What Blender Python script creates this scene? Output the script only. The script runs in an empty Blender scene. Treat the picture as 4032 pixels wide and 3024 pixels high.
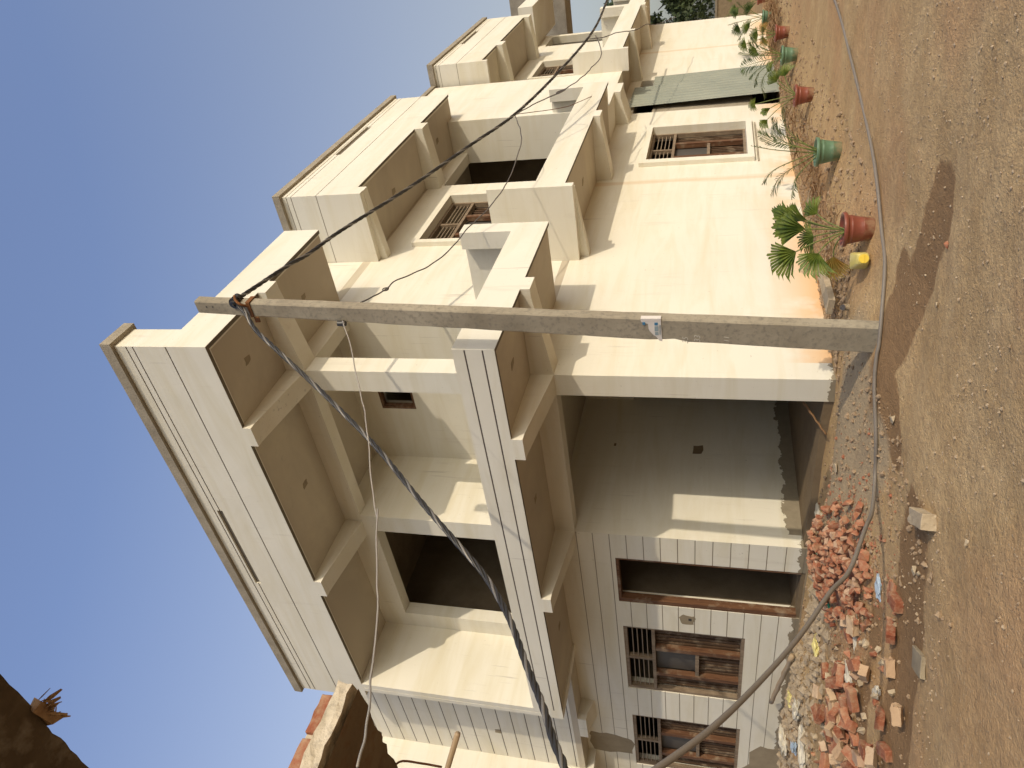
import bpy, bmesh, math, random
import numpy as np
from mathutils import Vector, Matrix, noise
random.seed(7)
PI = math.pi
scn = bpy.context.scene
COL = scn.collection

# ------------------------------------------------------------------ helpers
def link(o, parent=None):
    COL.objects.link(o)
    if parent is not None:
        o.parent = parent
    return o

def tag(o, label=None, cat=None, group=None, kind=None):
    if label: o['label'] = label
    if cat: o['category'] = cat
    if group: o['group'] = group
    if kind: o['kind'] = kind
    return o

def empty(name, loc=(0, 0, 0), rz=0.0):
    o = bpy.data.objects.new(name, None)
    o.empty_display_size = .1
    o.location = loc
    o.rotation_euler = (0, 0, rz)
    return link(o)

def mesh(name, verts, faces, mat, parent=None, smooth=False, mats=None, fmat=None):
    me = bpy.data.meshes.new(name)
    me.from_pydata([tuple(v) for v in verts], [], faces)
    for m in (mats if mats else [mat]):
        me.materials.append(m)
    if fmat is not None:
        me.polygons.foreach_set('material_index', fmat)
    if smooth:
        me.polygons.foreach_set('use_smooth', [True] * len(me.polygons))
    me.update()
    return link(bpy.data.objects.new(name, me), parent)

class MB:
    """collects shapes into one mesh"""
    def __init__(s): s.v = []; s.f = []
    def add(s, vs, fs):
        b = len(s.v); s.v += [Vector(v) for v in vs]; s.f += [tuple(i + b for i in f) for f in fs]
    def box(s, x0, x1, y0, y1, z0, z1, M=None, j=0.0):
        vs = [Vector((x, y, z)) for x in (x0, x1) for y in (y0, y1) for z in (z0, z1)]
        if j: vs = [v + Vector((random.uniform(-j, j), random.uniform(-j, j), random.uniform(-j, j))) for v in vs]
        if M is not None: vs = [M @ v for v in vs]
        s.add(vs, [(0, 1, 3, 2), (4, 6, 7, 5), (0, 4, 5, 1), (2, 3, 7, 6), (0, 2, 6, 4), (1, 5, 7, 3)])
    def tube(s, pts, r, n=8, cap=True):
        pts = [Vector(p) for p in pts]
        rr = r if isinstance(r, (list, tuple)) else [r] * len(pts)
        prev = None; rings = []
        for i, p in enumerate(pts):
            t = (pts[min(i + 1, len(pts) - 1)] - pts[max(i - 1, 0)]).normalized()
            if prev is None:
                a = Vector((0, 0, 1)) if abs(t.z) < .9 else Vector((1, 0, 0))
                u = t.cross(a).normalized()
            else:
                u = (prev - t * prev.dot(t)).normalized()
            prev = u; w = t.cross(u)
            rings.append([p + (u * math.cos(2 * PI * k / n) + w * math.sin(2 * PI * k / n)) * rr[i] for k in range(n)])
        b = len(s.v)
        for rg in rings: s.v += rg
        for i in range(len(rings) - 1):
            for k in range(n):
                k2 = (k + 1) % n
                s.f.append((b + i * n + k, b + i * n + k2, b + (i + 1) * n + k2, b + (i + 1) * n + k))
        if cap:
            s.f.append(tuple(b + k for k in reversed(range(n))))
            s.f.append(tuple(b + (len(rings) - 1) * n + k for k in range(n)))
    def lathe(s, prof, n=32, c=(0, 0, 0)):
        b = len(s.v); c = Vector(c)
        for r, z in prof:
            for k in range(n):
                s.v.append(c + Vector((r * math.cos(2 * PI * k / n), r * math.sin(2 * PI * k / n), z)))
        for i in range(len(prof) - 1):
            for k in range(n):
                k2 = (k + 1) % n
                s.f.append((b + i * n + k, b + i * n + k2, b + (i + 1) * n + k2, b + (i + 1) * n + k))
    def build(s, name, mat, parent=None, smooth=False):
        return mesh(name, s.v, s.f, mat, parent, smooth)

def smooth_path(pts, n=8):
    """Catmull-Rom through the points"""
    P = [Vector(p) for p in pts]
    P = [2 * P[0] - P[1]] + P + [2 * P[-1] - P[-2]]
    out = []
    for i in range(1, len(P) - 2):
        for k in range(n):
            t = k / n
            out.append(.5 * ((2 * P[i]) + (P[i + 1] - P[i - 1]) * t + (2 * P[i - 1] - 5 * P[i] + 4 * P[i + 1] - P[i + 2]) * t * t
                             + (3 * P[i] - P[i - 1] - 3 * P[i + 1] + P[i + 2]) * t ** 3))
    out.append(P[-2])
    return out

# ------------------------------------------------------------------ materials
def newmat(name, rough=.8, spec=.3):
    m = bpy.data.materials.new(name); m.use_nodes = True
    nt = m.node_tree; b = nt.nodes['Principled BSDF']
    b.inputs['Roughness'].default_value = rough
    b.inputs['Specular IOR Level'].default_value = spec
    return m, nt, b

def N(nt, typ, **kw):
    n = nt.nodes.new(typ)
    for k, v in kw.items():
        if k.startswith('_'): setattr(n, k[1:], v)
        else: n.inputs[k.replace('__', ' ')].default_value = v
    return n

def coords(nt, kind='Object', scale=(1, 1, 1)):
    t = nt.nodes.new('ShaderNodeTexCoord'); mp = nt.nodes.new('ShaderNodeMapping')
    mp.inputs['Scale'].default_value = scale
    nt.links.new(t.outputs[kind], mp.inputs['Vector'])
    return mp.outputs['Vector']

def noise_n(nt, vec, scale, detail=4, rough=.6, dist=0.0):
    n = N(nt, 'ShaderNodeTexNoise', Scale=scale, Detail=detail, Roughness=rough, Distortion=dist)
    nt.links.new(vec, n.inputs['Vector']); return n.outputs['Fac']

def ramp(nt, fac, stops):
    r = nt.nodes.new('ShaderNodeValToRGB'); e = r.color_ramp.elements
    while len(e) < len(stops): e.new(.5)
    for el, (p, c) in zip(e, stops):
        el.position = p; el.color = (c, c, c, 1) if isinstance(c, (int, float)) else (*c, 1)
    nt.links.new(fac, r.inputs['Fac']); return r.outputs['Color']

def mix(nt, fac, a, b, mode='MIX'):
    m = nt.nodes.new('ShaderNodeMix'); m.data_type = 'RGBA'; m.blend_type = mode
    for s, i in ((fac, 0), (a, 6), (b, 7)):
        if hasattr(s, 'node'): nt.links.new(s, m.inputs[i])
        elif i == 0: m.inputs[0].default_value = s
        else: m.inputs[i].default_value = (*s, 1)
    return m.outputs[2]

def mathn(nt, op, a, b=None, clamp=False):
    m = nt.nodes.new('ShaderNodeMath'); m.operation = op; m.use_clamp = clamp
    for s, i in ((a, 0), (b, 1)):
        if s is None: continue
        if hasattr(s, 'node'): nt.links.new(s, m.inputs[i])
        else: m.inputs[i].default_value = s
    return m.outputs[0]

def bump(nt, b, h, strength=.3, dist=.02):
    n = N(nt, 'ShaderNodeBump', Strength=strength, Distance=dist)
    nt.links.new(h, n.inputs['Height']); nt.links.new(n.outputs['Normal'], b.inputs['Normal'])

def zc(nt):
    t = nt.nodes.new('ShaderNodeNewGeometry'); s = nt.nodes.new('ShaderNodeSeparateXYZ')
    nt.links.new(t.outputs['Position'], s.inputs[0]); return s.outputs

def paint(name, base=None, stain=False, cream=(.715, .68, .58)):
    """white cement paint over plaster; below 'base' metres the plaster is bare"""
    m, nt, b = newmat(name, .85, .2)
    v = coords(nt, 'Object')
    vs = coords(nt, 'Object', (1, 1, .12))
    vh = coords(nt, 'Object', (.25, .25, 2.2))
    big = noise_n(nt, v, .55, 3); mid = noise_n(nt, vh, 1.6, 5, .65, .6); st = noise_n(nt, vs, 5, 5, .7)
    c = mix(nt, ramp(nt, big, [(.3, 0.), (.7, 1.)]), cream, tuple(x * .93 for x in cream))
    c = mix(nt, ramp(nt, mid, [(.44, 0.), (.72, .7)]), c, (.61, .555, .41))
    c = mix(nt, ramp(nt, st, [(.60, 0.), (.80, .38)]), c, (.46, .40, .32))
    fi = noise_n(nt, coords(nt, 'Object', (1, 1, .05)), 16, 4, .6); msk = ramp(nt, noise_n(nt, v, .8, 2), [(.52, 0.), (.62, 1.)])
    c = mix(nt, mathn(nt, 'MULTIPLY', ramp(nt, fi, [(.62, 0.), (.70, .5)]), msk), c, (.36, .32, .27))
    sp = noise_n(nt, v, 22, 2, .5)
    c = mix(nt, ramp(nt, sp, [(.735, 0.), (.76, .45)]), c, (.38, .34, .27))
    P = zc(nt)
    if stain:
        # rusty bloom rising from the ground
        g = mathn(nt, 'SUBTRACT', 1.0, mathn(nt, 'MULTIPLY', mathn(nt, 'SUBTRACT', P[2], .10), 1.5), True)
        k = mathn(nt, 'MULTIPLY', g, ramp(nt, noise_n(nt, v, .9, 4, .6), [(.40, 0.), (.56, 1.)]))
        c = mix(nt, k, c, (.68, .43, .22))
        for yy, w_ in ((13.42, .16), (23.3, .14)):      # rusty runs below two beam ends
            d = mathn(nt, 'ABSOLUTE', mathn(nt, 'SUBTRACT', P[1], yy))
            d = mathn(nt, 'ADD', mathn(nt, 'DIVIDE', d, w_), mathn(nt, 'MULTIPLY', mathn(nt, 'SUBTRACT', noise_n(nt, vs, 7, 4), .5), 1.6))
            c = mix(nt, ramp(nt, d, [(.25, .5), (.8, 0.)]), c, (.58, .42, .25))
    if base is not None:
        e = mathn(nt, 'ADD', P[2], mathn(nt, 'MULTIPLY', mathn(nt, 'SUBTRACT', noise_n(nt, v, 3.5, 5, .7), .5), .34))
        k = mathn(nt, 'LESS_THAN', e, base)
        c = mix(nt, k, c, mix(nt, noise_n(nt, v, 9, 5), (.20, .165, .115), (.31, .265, .19)))
    nt.links.new(c, b.inputs['Base Color'])
    h = mathn(nt, 'ADD', noise_n(nt, v, 2.2, 3), mathn(nt, 'MULTIPLY', noise_n(nt, v, 60, 3), .16))
    bump(nt, b, h, .22, .03)
    return m

def earthy(name, c1, c2, scale=4, bs=.4, bd=.03, rough=.9, spec=.2, c3=None, fine=40):
    m, nt, b = newmat(name, rough, spec)
    v = coords(nt, 'Object')
    n1 = noise_n(nt, v, scale, 6, .65); n2 = noise_n(nt, v, fine, 4, .6)
    c = mix(nt, ramp(nt, n1, [(.3, 0.), (.7, 1.)]), c1, c2)
    if c3: c = mix(nt, ramp(nt, n2, [(.5, 0.), (.75, .8)]), c, c3)
    nt.links.new(c, b.inputs['Base Color'])
    bump(nt, b, mathn(nt, 'ADD', n1, mathn(nt, 'MULTIPLY', n2, .4)), bs, bd)
    return m

def plain(name, c, rough=.5, spec=.4, var=.12, metal=0.0, bs=.1, scale=12):
    m, nt, b = newmat(name, rough, spec)
    v = coords(nt, 'Object'); n1 = noise_n(nt, v, scale, 4)
    nt.links.new(mix(nt, n1, tuple(x * (1 - var) for x in c), tuple(min(1, x * (1 + var)) for x in c)), b.inputs['Base Color'])
    b.inputs['Metallic'].default_value = metal
    bump(nt, b, n1, bs, .01)
    return m

M = {}
M['paint'] = paint('white_paint')
M['paint_soffit_shade'] = paint('white_paint_shaded_soffit', cream=(.46, .40, .31))  # same white paint, with the shade of the undersides put into its colour
M['paint_front'] = paint('white_paint_front', base=.25)
M['paint_carport'] = paint('white_paint_carport', base=.42)
M['paint_side'] = paint('white_paint_side', base=.10, stain=True)
M['paint_pillar'] = paint('white_paint_pillar', base=.17)
M['cap'] = earthy('slab_cap_concrete', (.25, .215, .16), (.38, .33, .25), 3, .5, .02, c3=(.18, .15, .11))
M['raw'] = earthy('bare_plaster', (.23, .185, .125), (.32, .265, .18), 2.5)
M['rawin_shaded'] = earthy('interior_plaster_shaded', (.115, .09, .06), (.165, .13, .09), 2.5)  # bare plaster darkened so the rooms behind the openings look shaded
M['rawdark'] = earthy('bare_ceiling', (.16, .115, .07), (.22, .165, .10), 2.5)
M['groove'] = plain('groove_dark', (.10, .08, .075), .9)  # dark tone for the bottoms of cut lines
M['groove_soft'] = plain('groove_mid', (.27, .225, .17), .9)  # paler tone for the bottoms of cut lines
M['drip'] = earthy('drip_cement_slot_shade', (.13, .11, .08), (.17, .145, .11), 5)  # bare cement of the drip edges; also stands for shade inside the slots
M['pole'] = earthy('pole_concrete', (.235, .20, .145), (.37, .325, .245), 2, .5, .015, c3=(.17, .15, .12), fine=25)
M['plinth'] = earthy('plinth_brick', (.22, .17, .11), (.33, .26, .17), 8)

def wood(name, c1, c2):
    m, nt, b = newmat(name, .7, .3)
    v = coords(nt, 'Object', (1, 1, .08))
    n1 = noise_n(nt, v, 26, 5, .7); v2 = coords(nt, 'Object'); n2 = noise_n(nt, v2, 5, 4)
    c = mix(nt, ramp(nt, n1, [(.35, 0.), (.65, 1.)]), c1, c2)
    c = mix(nt, ramp(nt, n2, [(.5, 0.), (.7, .65)]), c, (.30, .235, .16))   # lime and cement smears
    nt.links.new(c, b.inputs['Base Color']); bump(nt, b, n1, .4, .01)
    return m
M['wood'] = wood('raw_wood', (.085, .036, .017), (.155, .075, .036))
M['wood_dusty'] = wood('dusty_wood', (.14, .10, .065), (.25, .185, .125))
M['wood_dark'] = wood('dark_wood', (.05, .028, .016), (.105, .06, .032))
M['bars'] = plain('iron_bars', (.26, .20, .14), .7)
M['pane'] = plain('dusty_board', (.075, .068, .06), .5)
M['black'] = plain('black_rubber', (.028, .025, .022), .42)
M['steel'] = plain('bare_conductor', (.17, .155, .135), .4, .5, metal=.2)
M['greycable'] = plain('grey_hose', (.17, .145, .12), .55)
M['wire'] = plain('thin_wire', (.10, .085, .075), .6)
M['wire_pale'] = plain('pale_wire', (.30, .27, .23), .5)
M['rust'] = earthy('rusty_iron', (.10, .045, .02), (.22, .09, .03), 20, .4, .01)
M['sheet'] = earthy('green_sheet', (.20, .22, .185), (.27, .285, .235), 1.2, .1, .01, .5, .5, c3=(.32, .30, .20))
M['redpot'] = plain('terracotta_plastic', (.19, .036, .02), .36, .5, .15)
M['greenpot'] = plain('green_plastic', (.07, .165, .095), .4, .5, .12)
M['yellow'] = plain('yellow_plastic', (.55, .46, .14), .4, .5, .08)
M['yellowcap'] = plain('bright_yellow_cap', (.72, .52, .06), .35, .5, .05)
M['soil'] = earthy('potting_soil', (.09, .06, .035), (.17, .115, .07), 20)
M['poster'] = plain('paper_white', (.62, .57, .52), .7)
M['poster_blue'] = plain('paper_blue', (.05, .18, .32), .6)
M['poster_grey'] = plain('paper_greyblue', (.25, .31, .33), .6)
M['chalk'] = plain('chalk', (.50, .46, .38), .9)
M['bamboo'] = plain('bamboo', (.36, .26, .16), .6)
M['stick'] = plain('brown_stick', (.16, .085, .035), .7)
M['dryleaf'] = earthy('dry_leaf', (.20, .11, .055), (.36, .23, .12), 10, .2)
M['whiteplastic'] = plain('crumpled_white_plastic', (.55, .50, .40), .5)
M['yellowplastic'] = plain('crumpled_yellow_plastic', (.62, .54, .22), .5)
M['net'] = plain('green_net', (.015, .17, .09), .6)
M['foil'] = plain('blue_white_foil', (.36, .44, .52), .3, .5)
M['chrome'] = plain('chrome', (.7, .7, .7), .15, .5, metal=1)
M['stone'] = earthy('pale_stone', (.34, .265, .175), (.48, .39, .27), 9, .4)

def muddy(name, c, rough):
    m, nt, b = newmat(name, rough, .5)
    v = coords(nt, 'Object'); n1 = noise_n(nt, v, 9, 5, .65); s = nt.nodes.new('ShaderNodeSeparateXYZ'); nt.links.new(v, s.inputs[0])
    k = mathn(nt, 'SUBTRACT', mathn(nt, 'ADD', n1, .02), mathn(nt, 'MULTIPLY', s.outputs[2], 1.6))
    cc = mix(nt, noise_n(nt, v, 30, 3), tuple(x * .85 for x in c), tuple(x * 1.15 for x in c))
    cc = mix(nt, ramp(nt, k, [(.38, .08), (.6, .7)]), cc, (.36, .26, .16))
    nt.links.new(cc, b.inputs['Base Color']); bump(nt, b, n1, .1, .005); return m
M['redpot'] = muddy('terracotta_plastic', (.19, .038, .022), .4)
M['greenpot'] = muddy('green_plastic', (.075, .165, .095), .42)
def brickmat(name, c1, c2):
    m, nt, b = newmat(name, .9, .15)
    oi = nt.nodes.new('ShaderNodeObjectInfo')
    v = coords(nt, 'Object')
    n1 = noise_n(nt, v, 14, 5, .7)
    c = mix(nt, ramp(nt, oi.outputs['Random'], [(.0, 0.), (.8, 1.)]), c1, c2)
    c = mix(nt, ramp(nt, oi.outputs['Random'], [(.86, 0.), (.9, .7)]), c, (.45, .34, .24))
    c = mix(nt, ramp(nt, n1, [(.42, 0.), (.68, .8)]), c, (.40, .27, .17))
    nt.links.new(c, b.inputs['Base Color']); bump(nt, b, n1, .6, .01)
    return m
M['brick'] = brickmat('clay_brick', (.21, .06, .03), (.38, .16, .09))
M['brick_pale'] = brickmat('mortared_brick', (.42, .28, .17), (.50, .36, .23))

def leafmat(name, c1, c2):
    m, nt, b = newmat(name, .5, .4)
    v = coords(nt, 'Object'); n1 = noise_n(nt, v, 9, 3)
    c = mix(nt, ramp(nt, n1, [(.35, 0.), (.65, 1.)]), c1, c2)
    nt.links.new(c, b.inputs['Base Color'])
    tr = nt.nodes.new('ShaderNodeBsdfTranslucent'); nt.links.new(c, tr.inputs['Color'])
    mx = nt.nodes.new('ShaderNodeMixShader'); mx.inputs[0].default_value = .3
    out = nt.nodes['Material Output']
    nt.links.new(b.outputs[0], mx.inputs[1]); nt.links.new(tr.outputs[0], mx.inputs[2]); nt.links.new(mx.outputs[0], out.inputs['Surface'])
    return m
M['leaf'] = leafmat('palm_green', (.055, .095, .018), (.17, .215, .035))
M['leaf_dark'] = leafmat('palm_dark_green', (.035, .065, .016), (.09, .13, .032))
M['leaf_yellow'] = leafmat('palm_yellowing', (.28, .15, .03), (.24, .20, .05))
M['stalk'] = plain('palm_stalk', (.13, .16, .035), .5)
M['treeleaf'] = leafmat('tree_green', (.035, .055, .022), (.10, .125, .045))
M['bark'] = earthy('bark', (.10, .075, .05), (.18, .14, .10), 8)

def groundmat():
    m, nt, b = newmat('earth', .95, .1)
    v = coords(nt, 'Object')
    n0 = noise_n(nt, v, .35, 4, .6, .4); n1 = noise_n(nt, v, 1.7, 6, .65); n2 = noise_n(nt, v, 11, 6, .7); n3 = noise_n(nt, v, 55, 3, .6)
    c = mix(nt, ramp(nt, n1, [(.32, 0.), (.68, 1.)]), (.425, .28, .135), (.56, .395, .21))
    c = mix(nt, ramp(nt, n0, [(.48, 0.), (.66, .7)]), c, (.47, .26, .13))
    c = mix(nt, ramp(nt, n2, [(.42, .0), (.75, .6)]), c, (.27, .175, .10))
    c = mix(nt, ramp(nt, n3, [(.60, .0), (.70, .6)]), c, (.50, .41, .29))
    c = mix(nt, ramp(nt, noise_n(nt, v, 34, 4, .6), [(.62, .0), (.70, .6)]), c, (.20, .13, .08))
    # damp band between road and house: mask painted by the mesh (real wet earth, not shade)
    at = nt.nodes.new('ShaderNodeAttribute'); at.attribute_name = 'damp'
    k = mathn(nt, 'ADD', at.outputs['Fac'], mathn(nt, 'MULTIPLY', mathn(nt, 'SUBTRACT', n1, .5), 1.2))
    k = ramp(nt, k, [(.46, 0.), (.56, 1.)])
    c = mix(nt, k, c, mix(nt, n2, (.215, .125, .06), (.30, .19, .10)))
    at2 = nt.nodes.new('ShaderNodeAttribute'); at2.attribute_name = 'sand'
    k2 = ramp(nt, mathn(nt, 'ADD', at2.outputs['Fac'], mathn(nt, 'MULTIPLY', mathn(nt, 'SUBTRACT', n1, .5), .5)), [(.4, 0.), (.6, .85)])
    c = mix(nt, k2, c, mix(nt, n2, (.34, .26, .165), (.42, .33, .215)))
    nt.links.new(c, b.inputs['Base Color'])
    h = mathn(nt, 'ADD', mathn(nt, 'MULTIPLY', n2, .8), mathn(nt, 'MULTIPLY', n3, .35))
    bump(nt, b, h, .9, .04)
    return m
M['earth'] = groundmat()

# ------------------------------------------------------------------ ground
def sstep(a, b, x):
    t = min(1, max(0, (x - a) / (b - a))); return t * t * (3 - 2 * t)
def ridge(x, y, p, q, w):
    """1 on the segment p-q falling to 0 at w"""
    p = Vector(p); q = Vector(q); v = Vector((x, y)); d = q - p
    t = max(0, min(1, (v - p).dot(d) / d.length_squared)); r = (v - (p + d * t)).length
    return math.exp(-(r / w) ** 2)
def hgt(x, y):
    a = sstep(-3.0, -4.2, x) * sstep(3.0, 6.0, y)          # raised strip along the side wall
    c = sstep(4.6, 6.6, y) * sstep(-3.2, -4.4, x)
    h = .07 * max(a, 0) + .06 * c
    h += .10 * ridge(x, y, (-4.55, 6.35), (-6.6, 5.95), .42)       # sand heap in front of the pillar
    h += .05 * ridge(x, y, (-6.6, 5.95), (-7.9, 6.3), .4)
    h += .10 * ridge(x, y, (-5.9, 5.35), (-7.1, 5.75), .5) * .6
    h += .09 * ridge(x, y, (-6.6, 4.3), (-9.6, 5.3), .7)
    h += .10 * ridge(x, y, (-10, 6.4), (-13, 6.9), .5)
    h -= .06 * ridge(x, y, (-5.9, 6.75), (-9.5, 6.85), .22)       # trench at the foot of the wall
    h -= .05 * ridge(x, y, (-2.3, 5.3), (-4.6, 5.0), .35)
    h -= .03 * ridge(x, y, (-4.6, 4.1), (-8.0, 3.0), .5)
    if abs(x) < 22 and -8 < y < 45:
        v = Vector((x, y, 0))
        h += .028 * noise.noise(v * .8) + .012 * noise.noise(v * 3.1) + .005 * noise.noise(v * 9)
    return h
def damp(x, y):
    d = ridge(x, y, (-2.3, 5.35), (-3.6, 5.55), .30)
    d = max(d, ridge(x, y, (-3.3, 5.75), (-4.25, 5.55), .32), ridge(x, y, (-4.1, 5.4), (-4.4, 5.0), .24), ridge(x, y, (-4.6, 5.6), (-5.4, 5.6), .18) * .8)
    d = max(d, ridge(x, y, (-4.5, 4.15), (-7.6, 3.05), .42), ridge(x, y, (-5.8, 4.4), (-7.8, 3.7), .25) * .7)
    return d
def sandm(x, y):
    return max(ridge(x, y, (-4.6, 6.3), (-7.6, 6.0), .75), ridge(x, y, (-4.7, 5.4), (-6.6, 5.4), .4))

def axis(lo, hi, c0, c1, fine, grow):
    a = [c0]
    while a[-1] < c1: a.append(a[-1] + fine)
    s = fine
    while a[-1] < hi: s *= grow; a.append(a[-1] + s)
    s = fine
    while a[0] > lo: s *= grow; a.insert(0, a[0] - s)
    return a
gx = axis(-900, 900, -9.5, .5, .07, 1.07); gy = axis(-900, 900, 1.5, 9.5, .07, 1.055)
gv = [(x, y, hgt(x, y)) for y in gy for x in gx]
W_ = len(gx)
gf = [(j * W_ + i, j * W_ + i + 1, (j + 1) * W_ + i + 1, (j + 1) * W_ + i) for j in range(len(gy) - 1) for i in range(W_ - 1)]
ground = mesh('ground', gv, gf, M['earth'], smooth=True)
tag(ground, kind='structure')
for nm, fn in (('damp', damp), ('sand', sandm)):
    at = ground.data.attributes.new(nm, 'FLOAT', 'POINT')
    at.data.foreach_set('value', [fn(x, y) if (-14 < x < 2 and 0 < y < 12) else 0.0 for (x, y, z) in gv])
SUN_E, SKY_S, EXPO, DUST = 2.3, .15, .08, 2.5

# ------------------------------------------------------------------ the house: one grid of solids, each cell owned by one part
X0, Y0, XB, YB, X1 = -5.343, 7.25, -4.11, 6.0, -8.22
house = empty('house', (-8, 12, 0))
tag(house, 'long two storey white painted house under construction with deep boxed balconies and roof parapets', 'house')
PARTS = []; OPS = []
def part(name, mat, label=None):
    PARTS.append((name, mat, label)); return len(PARTS)
def A(p, x0, x1, y0, y1, z0, z1): OPS.append((p, x0, x1, y0, y1, z0, z1))
def GROOVE(axis_, c, a0, a1, z, h, g, into=1):
    """a cut line with a darker bottom; c = the wall face, 'into' = direction into the wall"""
    d1, d2 = c + into * .007, c + into * .014
    if axis_ == 'Y':
        CUT(a0, a1, min(c, d2), max(c, d2), z - h, z + h); A(g, a0, a1, min(d1, d2), max(d1, d2), z - h, z + h)
    else:
        CUT(min(c, d2), max(c, d2), a0, a1, z - h, z + h); A(g, min(d1, d2), max(d1, d2), a0, a1, z - h, z + h)
def CUT(x0, x1, y0, y1, z0, z1): OPS.append((0, x0, x1, y0, y1, z0, z1))
XW = -17.0; YE = 27.1
# --- ground floor
w_side = part('wall', M['paint_side'], 'sunlit side wall with rust stains at its foot')
pil = part('pillar', M['paint_pillar'], 'ground floor corner pillar')
w_front = part('wall', M['paint_front'], 'grooved front wall of the ground floor')
w_car = part('wall', M['paint_carport'], 'side wall inside the open carport')
raw = part('interior_wall', M['rawin_shaded'])
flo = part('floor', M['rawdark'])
A(w_side, -5.573, X0, 7.58, YE, -.4, 3.70)
A(pil, -5.66, X0, Y0, 7.58, -.4, 3.40)
A(w_front, XW, X1, Y0, 7.48, -.4, 3.70)
A(w_car, -8.45, X1, 7.48, 10.68, -.4, 3.70)
A(w_car, X1, -5.573, 10.45, 10.68, -.4, 3.70)
gl = part('groove_line', M['groove_soft'])
for k in range(14): GROOVE('Y', Y0, XW, X1 - .004, .187 + k * .2462, .0065, gl)
CUT(-5.573, X0, 14.36, 16.28, .90, 2.82)
CUT(-5.573, X0, 17.63, 20.35, -.4, 3.40)
CUT(-9.79, -8.74, Y0, 7.48, -.4, 2.83)
CUT(-12.23, -10.42, Y0, 7.48, .89, 2.80)
CUT(-14.95, -13.12, Y0, 7.48, .86, 2.77)
CUT(X1, -7.35, 10.45, 10.68, .22, 2.82)
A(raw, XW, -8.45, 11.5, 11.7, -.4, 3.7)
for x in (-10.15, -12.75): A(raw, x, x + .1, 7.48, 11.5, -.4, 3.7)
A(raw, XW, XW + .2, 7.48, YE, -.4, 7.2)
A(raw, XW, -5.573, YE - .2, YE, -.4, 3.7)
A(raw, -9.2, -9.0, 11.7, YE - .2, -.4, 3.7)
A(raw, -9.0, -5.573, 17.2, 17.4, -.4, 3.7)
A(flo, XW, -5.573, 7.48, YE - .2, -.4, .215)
A(flo, X1, -5.66, Y0 + .02, 7.48, -.4, .215)
A(flo, -9.79, -8.74, Y0 + .02, 7.48, -.4, .20)
plin = part('plinth', M['plinth'])
A(plin, X1 + .01, -5.67, Y0 - .07, Y0 + .018, -.4, .10)
A(plin, -9.9, X1 - .02, Y0 - .09, Y0 - .002, -.4, .15)
# --- slabs
slab = part('floor_slab', M['paint_soffit_shade'])
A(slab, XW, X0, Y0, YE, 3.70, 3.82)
beam = part('beam', M['paint'], 'beam above the carport opening')
A(beam, X1, -5.66, Y0, 7.48, 3.40, 3.70); A(beam, -5.66, X0, Y0, 7.58, 3.40, 3.70)
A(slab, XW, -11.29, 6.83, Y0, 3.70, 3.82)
# --- balconies
drip = part('drip_edge', M['drip'])
def balcony(side_end0, side_end1, near, far, xo=XB, near_x=X0, sl=3.70, low=3.67, top=4.15, up=4.88, tabs=()):
    p = part('balcony', M['paint'])
    s = part('balcony_slab', M['paint_soffit_shade']); drip = part('drip_edge', M['drip'])
    if near:
        A(p, near_x, xo, side_end0, side_end0 + .13, low - .13, up); A(p, xo - .25, xo, side_end0, side_end0 + .27, sl, up)
    if far:
        A(p, X0, xo, side_end1 - .13, side_end1, sl, up); A(p, xo - .25, xo, side_end1 - .27, side_end1, sl, up)
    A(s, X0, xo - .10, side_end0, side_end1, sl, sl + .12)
    A(p, xo - .10, xo, side_end0, side_end1, sl, top)
    A(p, xo - .004, xo, side_end0, side_end1, low, sl); A(drip, xo - .055, xo - .004, side_end0, side_end1, low + .003, sl)
    for a, b in tabs:
        A(p, xo - .10, xo, a, b, low - .12, sl)
    return p
b1 = part('balcony', M['paint'], 'balcony wrapping the front corner')
b1s = part('balcony_slab', M['paint_soffit_shade'])
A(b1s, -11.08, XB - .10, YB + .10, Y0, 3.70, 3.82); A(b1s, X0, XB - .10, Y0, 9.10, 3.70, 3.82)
A(b1, -11.29, XB, YB, YB + .10, 3.70, 4.14); A(b1, XB - .10, XB, YB + .10, 9.10, 3.70, 4.14)
A(b1, -11.29, XB, YB, YB + .004, 3.668, 3.70); A(drip, -11.08, XB - .004, YB + .004, YB + .055, 3.671, 3.70)
A(b1, XB - .004, XB, YB + .004, 9.10, 3.668, 3.70); A(drip, XB - .055, XB - .004, YB + .055, 9.10, 3.671, 3.70)
A(b1, XB - .25, XB, 8.83, 9.10, 3.70, 4.88); A(b1, X0, XB - .25, 8.97, 9.10, 3.70, 4.88)
for a, b in ((-5.65, X0), (-8.50, X1)): A(b1, a, b, YB, YB + .10, 3.535, 3.70)
A(b1, XB - .10, XB, Y0, 7.54, 3.55, 3.70)
gl1 = part('groove_line', M['groove'])
for z in (3.80, 4.0): GROOVE('Y', YB, -11.2, XB - .012, z, .009, gl1)
b2 = balcony(10.32, 15.87, True, True, tabs=((13.6, 13.94),))
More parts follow.
